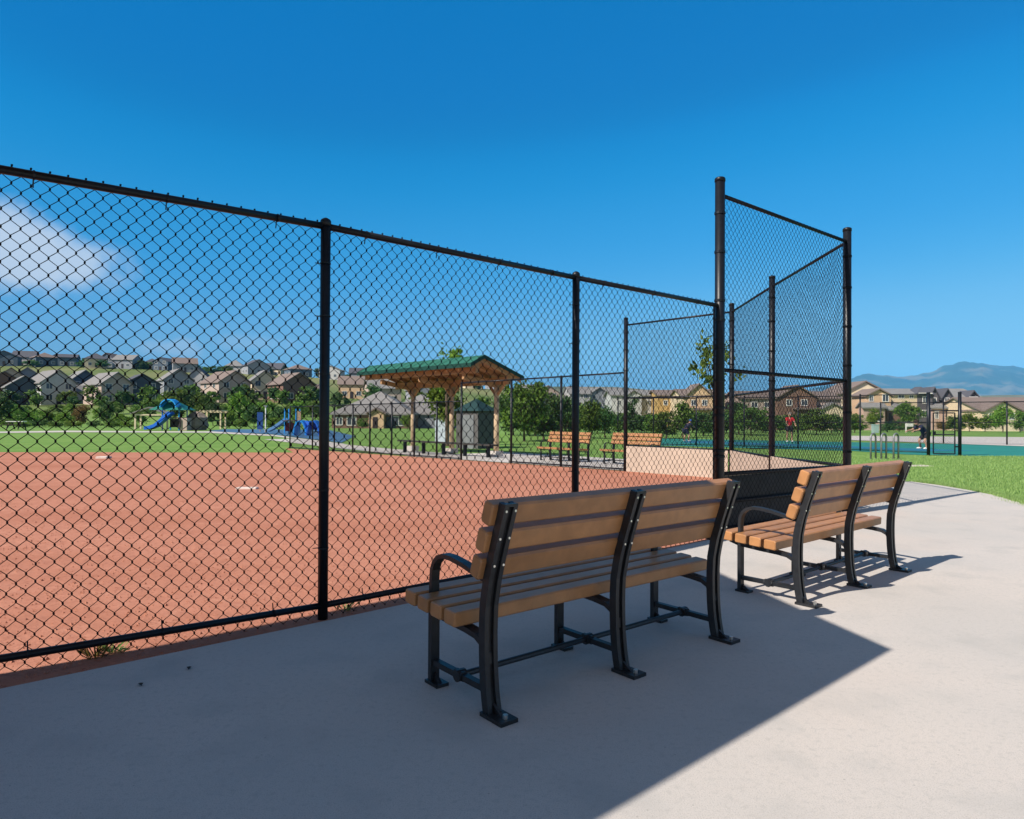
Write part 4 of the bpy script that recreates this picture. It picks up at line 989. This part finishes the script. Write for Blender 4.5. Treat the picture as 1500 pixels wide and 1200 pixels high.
def house_px(name, label, depth, vols, wins=(), extras=()):
    """house given by its outline on the sight lines: volumes (px0, px1, base, eave, ridge, type, front offset, length, wall, roof)"""
    cx = (min(v[0] for v in vols) + max(v[1] for v in vols)) / 2
    p = dp(cx, 620, depth); z0 = zg(p.x, p.y); t = thing(name, label, 'house', (p.x, p.y, z0))
    for (a, b, yb, ye, yr, typ, off, ln, wm, rm) in vols:
        d = depth + off; A_, B_ = dp(a, ye, d), dp(b, ye, d)
        block(t, A_.x - p.x, B_.x - p.x, off, off + ln, dp(a, yb, d).z - z0 - 1.0, (A_.z + B_.z) / 2 - z0, dp((a + b) / 2, yr, d).z - z0, typ, wm, rm, over=.35)
    for (px, py, w, h, off, *tr) in wins:
        q = dp(px, py, depth + off); window(t, q.x - p.x, off, q.z - z0, w * depth / 1000, h * depth / 1000, trim=tr[0] if tr else None)
    for (kind, a, b, yt, yb, off, th, m_) in extras:
        A_, B_ = dp(a, yt, depth + off), dp(b, yb, depth + off)
        MB().box(((A_.x + B_.x) / 2 - p.x, off + th / 2 - .02, (A_.z + B_.z) / 2 - z0), (abs(B_.x - A_.x), th, abs(A_.z - B_.z))).build(kind, m_, t)
    return t
house_px('clubhouse', 'low grey hip roofed clubhouse left of the far shelter', 96,
         [(486, 604, 634, 606, 571, 'hip', 0, 12, W_BROWN, ROOFL), (560, 660, 632, 606, 576, 'hip', 6, 12, W_GREY, ROOFL), (540, 562, 634, 606, 600, 'gable_y', -1.2, 1.6, W_ORANGE, ROOFB)],
         [(515, 617, 12, 11, -.0), (584, 617, 14, 12, 0), (497, 617, 8, 10, 0)], [('door', 546, 553, 611, 632, -1.24, .1, DOORM), ('garage_door', 566, 580, 611, 631, -.05, .1, W_SLATE)])
house_px('house', 'white townhouse left of the ochre house, behind the kick board', 128,
         [(896, 962, 622, 580, 572, 'gable_x', 0, 9, W_WHITE, ROOFG), (918, 940, 622, 580, 573, 'gable_y', -1, 2, W_WHITE, ROOFG)], [(907, 590, 5, 6, 0), (928, 590, 6, 7, -1), (952, 590, 5, 6, 0), (907, 608, 5, 7, 0), (952, 608, 5, 7, 0)], [('door', 925, 931, 604, 622, -1.04, .1, DOORM)])
house_px('house', 'ochre walled house behind the evergreens at the court end', 122,
         [(964, 1004, 626, 580, 572, 'gable_x', 0, 9, W_OCHRE, ROOFB)], [(975, 590, 5, 6, 0), (994, 590, 5, 6, 0), (984, 608, 6, 6, 0)], [('door', 990, 995, 607, 624, -.04, .1, DOORM)])
house_px('house', 'tan house with pointed gable left of the tall backstop post', 112,
         [(1000, 1062, 628, 581, 571, 'gable_x', 1, 9, W_TAN, ROOFB), (1004, 1044, 628, 581, 564, 'gable_y', 0, 5, W_ORANGE, ROOFB)], [(1016, 590, 6, 7, 0), (1032, 590, 6, 7, 0), (1024, 610, 8, 7, 0)], [('porch_roof', 1006, 1046, 598, 601, -1.2, 1.3, ROOFB)])
house_px('house', 'brown roofed house with gable seen through the backstop mesh', 110,
         [(1086, 1232, 630, 585, 574, 'gable_x', 1.5, 10, W_PINK, ROOFB), (1139, 1196, 630, 583, 566, 'gable_y', 0, 5, W_BROWN, ROOFB), (1204, 1236, 630, 600, 592, 'gable_y', -.5, 4, W_CREAM, ROOFG)],
         [(1105, 593, 8, 7, 1.5), (1124, 593, 8, 7, 1.5), (1156, 590, 7, 8, 0), (1178, 590, 8, 8, 0), (1216, 612, 6, 7, -.5), (1105, 613, 8, 8, 1.5)], [('porch_roof', 1166, 1204, 597, 600, -1.3, 1.4, ROOFB), ('porch_post', 1200, 1202, 600, 628, -1.2, .25, TRIM)])
house_px('house', 'cream gabled house right beside the last backstop post', 122,
         [(1234, 1301, 631, 577, 560, 'gable_y', 0, 10, W_CREAM, ROOFB), (1238, 1262, 631, 601, 597, 'gable_x', -1.5, 1.6, W_CREAM, ROOFG)], [(1253, 585, 6, 8, 0), (1263, 585, 4, 8, 0), (1246, 606, 6, 6, -1.5), (1284, 586, 6, 8, 0)])
house_px('house', 'tan house with orange gable and long grey roof', 112,
         [(1300, 1352, 630, 579, 570, 'gable_x', 1.5, 9, W_TAN, ROOFG), (1270, 1305, 630, 580, 571, 'gable_y', 0, 5, W_ORANGE, ROOFB), (1265, 1296, 630, 597, 592, 'gable_x', -1.6, 1.7, W_BRICK, ROOFG), (1300, 1322, 630, 600, 593, 'gable_x', -.4, 2, W_BROWN, ROOFG)],
         [(1297, 583, 8, 10, 0), (1276, 584, 5, 7, 0), (1320, 581, 8, 4, 1.5), (1335, 581, 5, 4, 1.5), (1286, 612, 7, 10, -1.6)], [('door', 1302, 1308, 605, 628, -.45, .1, DOORM)])
house_px('house', 'stone and tan house with three dark dormer gables above the court gate', 114,
         [(1364, 1434, 630, 583, 570, 'gable_x', 1.2, 9, W_TAN, ROOFG), (1344, 1366, 630, 577, 566, 'hip', -.6, 4, W_STONE, ROOFD), (1361, 1375, 592, 582, 569, 'gable_y', .6, 3, W_STONE, ROOFD), (1380, 1394, 592, 582, 571, 'gable_y', .6, 3, W_STONE, ROOFD), (1419, 1432, 592, 582, 574, 'gable_y', .4, 3, W_STONE, ROOFD), (1366, 1408, 630, 598, 593, 'gable_x', -1.0, 2.3, W_BRICK, ROOFG), (1412, 1430, 630, 600, 592, 'gable_y', -1.0, 2.6, W_TAN, ROOFG)],
         [(1355, 586, 6, 9, -.6), (1355, 606, 7, 9, -.6), (1368, 587, 6, 7, .6), (1387, 587, 6, 7, .6), (1425, 587, 5, 5, .4), (1404, 587, 6, 5, 1.2, DTRIM), (1389, 608, 5, 12, -1.0, DTRIM), (1372, 608, 4, 9, -1.0)], [('fascia_board', 1346, 1366, 575.5, 577, -1.1, .1, TRIM), ('fascia_board', 1420, 1433, 581, 583, -.0, .1, TRIM), ('door', 1400, 1404, 606, 624, -1.05, .1, DOORM)])
house_px('house', 'low single storey house with wide brown roof at the right edge', 104,
         [(1436, 1560, 628, 602, 583, 'gable_x', 1.0, 12, W_TAN, ROOFB), (1444, 1494, 628, 602, 589, 'gable_y', 0, 5, W_CREAM, ROOFB)], [(1452, 610, 6, 8, 0), (1482, 610, 7, 8, 0)], [('door', 1502, 1508, 606, 626, .96, .1, DOORM)])

# ------------------------------------------------------------------ playground
def ground_at(px, depth): 
    p = dp(px, 620, depth); return Vector((p.x, p.y, zg(p.x, p.y)))
g0 = ground_at(256, 66)
ps = thing('play_structure', 'playground tower with bright blue slide and teal pyramid roof', 'play structure', tuple(g0))
for x, y in ((-.8, -.8), (.8, -.8), (-.8, .8), (.8, .8)): MB().tube([(x, y, 0), (x, y, 2.3)], .06, 8).build('post', PLAYCYAN, ps)
MB().box((0, 0, 1.2), (1.8, 1.8, .1)).build('deck', mat('play_deck', (.10, .07, .06)), ps)
MB().add([(-1.9, -1.2, 1.95), (1.5, -1.2, 1.95), (1.5, 1.2, 1.95), (-1.9, 1.2, 1.95), (-.2, 0, 3.0)], [(0, 1, 4), (1, 2, 4), (2, 3, 4), (3, 0, 4), (3, 2, 1, 0)]).build('roof', TEAL, ps)
arc = [(-.75 + .75 * math.cos(R(a)), -.9, 2.2 + .75 * math.sin(R(a)) ) for a in range(180, -1, -20)]
MB().bar([(x + .75, y, z) for x, y, z in arc], 1.0, .10, (0, 1, 0)).build('slide_hood', PLAYCYAN, ps)
sl = [(.2, -1.0, 1.6), (-.1, -1.1, 1.35), (-.6, -1.2, .8), (-1.1, -1.3, .35), (-1.6, -1.35, .16), (-2.0, -1.4, .12)]
MB().bar(sl, .75, .10, (0.15, 1, 0)).build('slide', PLAYBLUE, ps)
for s_ in (-.40, .40): MB().bar([(x, y + s_, z + .12) for x, y, z in sl], .06, .30, (0, 1, 0)).build('slide_side', PLAYBLUE, ps)
MB().box((.5, -.9, .7), (1.0, .06, .8)).build('panel', mat('dark_panel', (.04, .03, .035)), ps)
MB().box((1.2, 0, .6), (.7, 1.6, 1.2)).build('stair_box', W_PINK, ps)
b0 = ground_at(288, 67); bo = MB().sphere((0, 0, .75), (1.1, .9, 1.15), 14, 9, .10).build('climbing_boulder', BOULDER); bo.location = b0 + Vector((0, 0, -.1)); tag(bo, 'grey brown climbing boulder right of the blue slide', 'boulder')
pv0 = ground_at(222, 72); pav = thing('pavilion', 'small cream posted pavilion left of the blue slide', 'pavilion', tuple(pv0), R(12))
for x, y in ((-1.3, -.9), (1.3, -.9), (-1.3, .9), (1.3, .9)): MB().box((x, y, .75), (.16, .16, 1.7)).build('post', W_CREAM, pav)
block_r = MB()
for sg in (-1, 1): block_r.prism([(0, -1.2, 2.2), (sg * 1.75, -1.2, 1.55), (sg * 1.75, -1.2, 1.67), (0, -1.2, 2.32)], (0, 2.4, 0))
block_r.build('roof', ROOFL, pav)
for y in (-1.0, 1.0): MB().box((0, y, 1.5), (2.9, .1, .14)).build('beam', W_CREAM, pav)
pg0 = ground_at(313, 76); pg = thing('pergola', 'open tan pergola between the boulder and the white post', 'pergola', tuple(pg0), R(5))
for x, y in ((-1.0, -.8), (1.0, -.8), (-1.0, .8), (1.0, .8)): MB().box((x, y, .9), (.14, .14, 1.9)).build('post', W_TAN, pg)
for y in (-.8, .8): MB().box((0, y, 1.9), (2.6, .12, .16)).build('beam', W_TAN, pg)
for k in range(7): MB().box((-1.1 + k * .37, 0, 2.04), (.07, 2.2, .1)).build('slat', W_TAN, pg)
r0 = ground_at(420, 55); rs = thing('play_structure', 'smaller playground tower with straight dark blue slide by the climbing tunnel', 'play structure', tuple(r0))
for x, y in ((0, -.5), (.9, -.5), (0, .5), (.9, .5)): MB().tube([(x, y, 0), (x, y, 2.0)], .05, 8).build('post', PLAYCYAN, rs)
MB().box((.45, 0, 1.05), (1.0, 1.1, .08)).build('deck', mat('play_deck', (.10, .07, .06)), rs)
MB().bar([(.0, -.1, 1.1), (-.5, -.1, .72), (-1.0, -.1, .36), (-1.35, -.1, .2)], .6, .08, (0, 1, 0)).build('slide', mat('navy_plastic', (.02, .06, .20), rough=.3), rs)
for s_ in (-.4, .2): MB().bar([(.0, s_, 1.2), (-.5, s_, .82), (-1.0, s_, .46), (-1.35, s_, .3)], .05, .2, (0, 1, 0)).build('slide_side', mat('steel_blue_plastic', (.10, .22, .42), rough=.3), rs)
MB().box((.15, .2, .55), (.7, .05, .7)).build('panel', mat('red_panel', (.30, .05, .05)), rs)
for k in range(6): MB().box((.98, -.45 + k * .18, 1.45), (.04, .06, .75)).build('railing_bar', W_ORANGE, rs)
tn = ground_at(448, 50); tu = thing('climbing_tunnel', 'bright blue arched climbing tunnel beside the thick fence post', 'play tunnel', tuple(tn))
for k, (x, m_) in enumerate(((-.38, PLAYCYAN), (.42, PLAYBLUE))):
    p_ = [(x + .30 * k - .45 + .45 * (1 - math.cos(R(a))), .25 - .5 * k, .02 + 1.05 * math.sin(R(a))) for a in range(0, 181, 15)]
    MB().bar(p_, 1.1, .10, (0, 1, 0)).build('arch', m_, tu)
MB().tube([(-.2, .5, .75), (.8, .5, .75)], .34, 14).build('crawl_tube', PLAYBLUE, tu)
lp0 = ground_at(389, 57); lpst = thing('light_post', 'slim white post standing at the playground edge', 'post', tuple(lp0))
MB().tube([(0, 0, 0), (0, 0, 2.2)], .05, 8).build('pole', WHITE, lpst); MB().box((0, 0, 2.25), (.24, .24, .1)).build('cap', GALV, lpst)
bl = ground_at(381, 60); ban = thing('activity_board', 'dark blue upright play panel left of the white post', 'play panel', tuple(bl))
MB().box((0, 0, 1.0), (.5, .12, 1.5)).build('board', mat('navy_plastic', (.02, .06, .20)), ban); MB().box((0, 0, .15), (.12, .1, .4)).build('stand', GALV, ban)
pt0 = ground_at(24, 66); pt = thing('picnic_table', 'picnic table with white top at the left edge of the lawn', 'table', tuple(pt0), R(8))
MB().box((0, 0, .76), (1.5, .75, .06)).build('tabletop', WHITE, pt)
for y in (-.65, .65): MB().box((0, y, .45), (1.5, .28, .05)).build('seat', DTRIM, pt)
for x in (-.5, .5): MB().bar([(x, -.7, .0), (x, -.2, .73)], .08, .08).bar([(x, .7, .0), (x, .2, .73)], .08, .08).box((x, 0, .40), (.08, 1.4, .06)).build('leg_frame', DTRIM, pt)
sg0 = ground_at(1331, 78); sg = thing('sign', 'small white sign on a post behind the court', 'sign', tuple(sg0))
MB().box((-.3, 0, .5), (.12, .12, 1.1)).build('post', TRIM, sg); MB().box((.1, -.08, .85), (.75, .05, .35)).build('board', TRIM, sg)
ub2 = ground_at(1282, 72); ut = thing('utility_box', 'pale blue green utility box below the small round tree', 'utility box', tuple(ub2))
MB().box((0, 0, .4), (.55, .5, .85)).build('body', mat('pale_green_paint', (.30, .42, .40)), ut); MB().box((0, 0, .86), (.62, .56, .08)).build('lid', mat('pale_green_paint', (.30, .42, .40)), ut)

# ------------------------------------------------------------------ people on the court
def person(label, px, depth, rz, height, lean, knee, arm, shirt, shorts, hairc, skin=(.42, .24, .16)):
    g_ = ground_at(px, depth); t = thing('person', label, 'person', (g_.x, g_.y, g_.z + .03), rz); s = height / 1.75
    sn, cs_ = math.sin(lean), math.cos(lean)
    hip = Vector((0, -.22 * sn, .93 - .25 * knee))
    def up_(d, x=0, f=0): return hip + Vector((x, d * sn + f * cs_, d * cs_ - f * sn))
    J = {'pel': (hip, .125), 'waist': (up_(.16), .115), 'chest': (up_(.36), .135), 'neck': (up_(.55), .052), 'jaw': (up_(.62, 0, .03), .07), 'head': (up_(.70, 0, .015), .095), 'crown': (up_(.79, 0, .0), .07), 'nose': (up_(.68, 0, .115), .018)}
    Ed = [('pel', 'waist'), ('waist', 'chest'), ('chest', 'neck'), ('neck', 'jaw'), ('jaw', 'head'), ('head', 'crown'), ('head', 'nose')]
    for n, sx in (('l', -1), ('r', 1)):
        J['ear' + n] = (up_(.69, sx * .10, 0), .018); Ed.append(('head', 'ear' + n))
        J['sh' + n] = (up_(.47, sx * .17), .062); J['el' + n] = (J['sh' + n][0] + Vector((sx * .07, .10 + .14 * arm, -.26 + .10 * arm)), .043)
        J['wr' + n] = (J['el' + n][0] + Vector((-sx * .02, .12 + .14 * arm, -.20 + .20 * arm)), .030); J['ha' + n] = (J['wr' + n][0] + Vector((0, .05, -.05 + .04 * arm)), .032)
        Ed += [('chest', 'sh' + n), ('sh' + n, 'el' + n), ('el' + n, 'wr' + n), ('wr' + n, 'ha' + n)]
        for q in range(5):
            a = (q - 2) * .018; k_ = 'f%s%d' % (n, q); L_ = (.055, .085, .092, .085, .065)[q]
            J[k_] = (J['ha' + n][0] + Vector((a * 1.6, L_ * .6, -L_ * .7)), .0085); Ed.append(('ha' + n, k_))
        J['hi' + n] = (hip + Vector((sx * .10, 0, -.06)), .09); J['kn' + n] = (hip + Vector((sx * (.13 + .1 * knee), .04 + .24 * knee, -.44 + .10 * knee)), .058)
        an = Vector((sx * (.13 + .12 * knee), -.06 * knee, .08)); J['ca' + n] = (J['kn' + n][0].lerp(an, .4) + Vector((0, -.02, 0)), .056)
        J['an' + n] = (an, .04); J['he' + n] = (an + Vector((0, -.03, -.045)), .036); J['to' + n] = (an + Vector((sx * .02, .15, -.05)), .032)
        Ed += [('pel', 'hi' + n), ('hi' + n, 'kn' + n), ('kn' + n, 'ca' + n), ('ca' + n, 'an' + n), ('an' + n, 'he' + n), ('an' + n, 'to' + n)]
    def skinmesh(name, keys, edges, m, grow=0.0, root='pel'):
        ks = [k for k in keys]; ix = {k: i for i, k in enumerate(ks)}
        me = bpy.data.meshes.new(name); me.from_pydata([tuple(J[k][0] * s) for k in ks], [(ix[a], ix[b]) for a, b in edges if a in ix and b in ix], [])
        me.materials.append(m); o = bpy.data.objects.new(name, me); COL.objects.link(o); o.parent = t
        o.modifiers.new('skin', 'SKIN'); sv = me.skin_vertices[0].data
        for k in ks: r = (J[k][1] + grow) * s; sv[ix[k]].radius = (r, r); sv[ix[k]].use_root = (k == root)
        sd_ = o.modifiers.new('sub', 'SUBSURF'); sd_.levels = 1; sd_.render_levels = 2
        return o
    skinmesh('body', J, Ed, mat('skin', skin, rough=.6))
    J2 = {}
    for n in 'lr':
        J['sl' + n] = (J['sh' + n][0].lerp(J['el' + n][0], .75), .062); J['th' + n] = (J['hi' + n][0].lerp(J['kn' + n][0], .75), .088)
    skinmesh('shirt', ['pel', 'waist', 'chest', 'shl', 'shr', 'sll', 'slr'], [('pel', 'waist'), ('waist', 'chest'), ('chest', 'shl'), ('chest', 'shr'), ('shl', 'sll'), ('shr', 'slr')], shirt, .022)
    J['pel2'] = (hip + Vector((0, 0, -.02)), .12)
    skinmesh('shorts', ['pel2', 'hil', 'hir', 'thl', 'thr'], [('pel2', 'hil'), ('pel2', 'hir'), ('hil', 'thl'), ('hir', 'thr')], shorts, .024, 'pel2')
    h_ = up_(.745, 0, -.02) * s; MB().sphere(h_, (.105 * s, .115 * s, .095 * s), 12, 8).build('hair', hairc, t, smooth=True)
    for n in 'lr':
        a = J['to' + n][0] * s; b = J['he' + n][0] * s; MB().sphere((a + b) / 2 + Vector((0, 0, .0)), (.055 * s, .15 * s, .05 * s), 10, 6).build('shoe', WHITE, t, smooth=True)
    return t
HAIR = mat('dark_hair', (.03, .02, .015)); NAVY = mat('navy_cloth', (.018, .022, .05)); DARKC = mat('dark_cloth', (.015, .015, .02)); REDC = mat('red_cloth', (.52, .02, .03))
person('standing player in a red shirt and dark shorts on the court', 1156.5, 41, R(175), 1.78, .08, .1, .35, REDC, DARKC, mat('grey_hair', (.25, .22, .20)))
person('bending player in a navy shirt beside the court gate', 1352, 32, R(95), 1.72, .75, .75, .8, NAVY, DARKC, HAIR, (.55, .33, .25))
person('leaning player in dark clothes at the left end of the court', 1006, 41, R(-60), 1.6, .7, .6, .7, NAVY, NAVY, mat('blue_cap', (.05, .10, .30)))

# ------------------------------------------------------------------ grass blades on the near lawn, weeds at the fence
rg = random.Random(11); mb = MB()
def in_conc(x, y): return y < 12.75 and x < lerp_table([(6.4, 6.45), (9.4, 7.02), (11.2, 7.45), (12.6, 7.42), (12.8, 7.2)], y)
for i in range(90000):
    d = 8.5 + 17 * rg.random() ** 1.3; u = rg.uniform(.46, .86); x, y = d * u, d
    if x < B.x + .25 or (x < 7.6 and in_conc(x, y)): continue
    if y > gateL.y - .5: continue
    z = zg(x, y); a = rg.uniform(0, 6.28); h = rg.uniform(.03, .075); w = rg.uniform(.004, .009); dx, dy = math.cos(a), math.sin(a); k = rg.uniform(-.04, .04)
    o = len(mb.v); mb.v += [(x - dx * w, y - dy * w, z), (x + dx * w, y + dy * w, z), (x + dy * k, y - dx * k, z + h)]; mb.f.append((o, o + 1, o + 2))
for i in range(9000):              # along the edge of the pavement
    k = rg.uniform(0, len(rt) - 1.001); a_, b_ = rt[int(k)], rt[int(k) + 1]; q = a_.lerp(b_, k % 1) + Vector((rg.uniform(0.0, .25), rg.uniform(-.02, .2), 0))
    a = rg.uniform(0, 6.28); h = rg.uniform(.05, .10); w = .006; dx, dy = math.cos(a), math.sin(a); kk = rg.uniform(-.05, .05)
    o = len(mb.v); mb.v += [(q.x - dx * w, q.y - dy * w, -.04), (q.x + dx * w, q.y + dy * w, -.04), (q.x + dy * kk, q.y - dx * kk, h - .04)]; mb.f.append((o, o + 1, o + 2))
gr = mb.build('grass', GRASSM, raw=True); tag(gr, 'short mown grass of the lawn beside the pavement', 'grass', kind='stuff')
def weed(label, px, py, n, h, dry=False):
    p = gp(px, py, -.03); mb = MB()
    for i in range(n):
        a = rg.uniform(0, 6.28); r = rg.uniform(0, .05); hh = h * rg.uniform(.5, 1); le = rg.uniform(.02, .08); w = .003
        b = Vector((math.cos(a) * r, math.sin(a) * r, 0)); e = b + Vector((math.cos(a) * le, math.sin(a) * le, hh)); n_ = Vector((-math.sin(a), math.cos(a), 0)) * w
        mb.add([b - n_, b + n_, b.lerp(e, .6) + n_ * .8 + Vector((0, 0, .01)), e, b.lerp(e, .6) - n_ * .8 + Vector((0, 0, .01))], [(0, 1, 2, 3, 4)])
    o = mb.build('weed', LEAFO if dry else GRASSM, raw=True); o.location = p; tag(o, label, 'weed')
weed('dry tuft of weed under the bottom rail near the left edge', 140, 962, 40, .09, True)
weed('small green weed at the foot of the fence by the dry tuft', 165, 955, 24, .06)
weed('tiny weed at the fence foot just right of the thick post', 505, 893, 18, .05)
rng = random.Random(5)
for lab, px, py in (('small dark dry leaf on the shaded pavement, the one nearer the fence', 277, 979), ('small dark dry leaf on the shaded pavement, farther from the fence', 206, 1003)):
    p = gp(px, py, .004); o = MB().add([(-.02, 0, 0), (0, -.011, .006), (.022, 0, .002), (0, .011, .008)], [(0, 1, 2, 3)]).build('dry_leaf', mat('dry_leaf', (.06, .045, .035)), raw=True)
    o.location = p; o.rotation_euler = (0, 0, rng.uniform(0, 3)); tag(o, lab, 'leaf')
# clods and pebbles on the red dirt close to the fence
mb = MB()
for i in range(9000):
    d = rg.uniform(2.5, 10); u = rg.uniform(-.85, .30); x, y = d * u, d
    if (Vector((x, y, 0)) - F1).dot(FN) > .08: continue
    r = rg.uniform(.004, .012) * (1.5 if rg.random() < .08 else 1); z = zg(x, y) + .012
    o = len(mb.v); a = rg.uniform(0, 2)
    mb.v += [(x + r * math.cos(a + k * 2.09), y + r * math.sin(a + k * 2.09), z - .002) for k in range(3)] + [(x + rg.uniform(-.3, .3) * r, y, z + r * rg.uniform(.6, 1.1))]
    mb.f += [(o, o + 1, o + 3), (o + 1, o + 2, o + 3), (o + 2, o, o + 3)]
cl = mb.build('dirt_clods', mat('dirt_clod', (.42, .18, .115), rough=.95), raw=True); tag(cl, 'crumbs of red earth scattered on the infield', 'clods', kind='stuff')

# ------------------------------------------------------------------ mountains
from mathutils import noise
MT = [(-400, 596), (700, 592), (1000, 585), (1100, 578), (1180, 572), (1236, 561), (1250, 556), (1264, 552), (1284, 554), (1310, 554.5), (1340, 553), (1352, 549), (1362, 549), (1378, 544), (1392, 540), (1410, 537), (1428, 535), (1438, 532.5), (1450, 535), (1470, 537), (1486, 537), (1500, 540), (1540, 546), (1600, 556), (1700, 566), (2000, 580)]
mb = MB(); cols = [760 + 4 * k for k in range(0, 300)]; rows = 34; Dn, Df = 3600.0, 7600.0
for j in range(rows):
    t = j / (rows - 1); dd = Dn + (Df - Dn) * t
    for px in cols:
        u = ray(px, 580); u = u.x / u.y; Hr = max(5.0, (611.5 + .0052 * (px - 750) - lerp_table(MT, px)) * 6.0)
        tr_ = .6; k = (t / tr_) if t < tr_ else max(0, 1 - (t - tr_) / (1 - tr_) * 1.1); k = k * k * (3 - 2 * k) if k < 1 else 1
        x = u * dd
        n_ = noise.fractal(Vector((x / 420, dd / 420, 1.7)), .9, 2.1, 5); n2_ = abs(noise.noise(Vector((x / 260, dd / 700, 4.0))))
        z = -20 + (Hr + 20) * k * (dd / 6000 if t < tr_ else 1) * (1 + .30 * n_ * (1 - abs(k * 2 - 1) * .65) - .25 * n2_ * (1 - k))
        if abs(t - tr_) < .02: z = Hr + 4 * n_
        mb.v.append((x, dd, z))
nc = len(cols)
for j in range(rows - 1):
    for i in range(nc - 1): mb.f.append((j * nc + i, j * nc + i + 1, (j + 1) * nc + i + 1, (j + 1) * nc + i))
MOUNT = mat('forested_mountain', (.045, .065, .035), rough=.95, var=.3, scale=.004, second=(.17, .145, .085), sec_scale=.0028, sec_lo=.52, sec_hi=.62)
mo = mb.build('mountains', MOUNT, smooth=True); tag(mo, kind='structure')

# ------------------------------------------------------------------ the air between here and the mountains
hz = MB().box((0, 0, 250), (23000, 23000, 640)); hm = bpy.data.materials.new('pale_haze'); hm.use_nodes = True; ht_ = hm.node_tree; ht_.nodes.clear()
ho = ht_.nodes.new('ShaderNodeOutputMaterial'); hv = ht_.nodes.new('ShaderNodeVolumePrincipled')
hv.inputs['Color'].default_value = (.13, .53, 1.0, 1); hv.inputs['Density'].default_value = HAZE; hv.inputs['Anisotropy'].default_value = -0.3
ht_.links.new(hv.outputs[0], ho.inputs['Volume'])
hzo = hz.build('haze', hm); tag(hzo, kind='stuff')
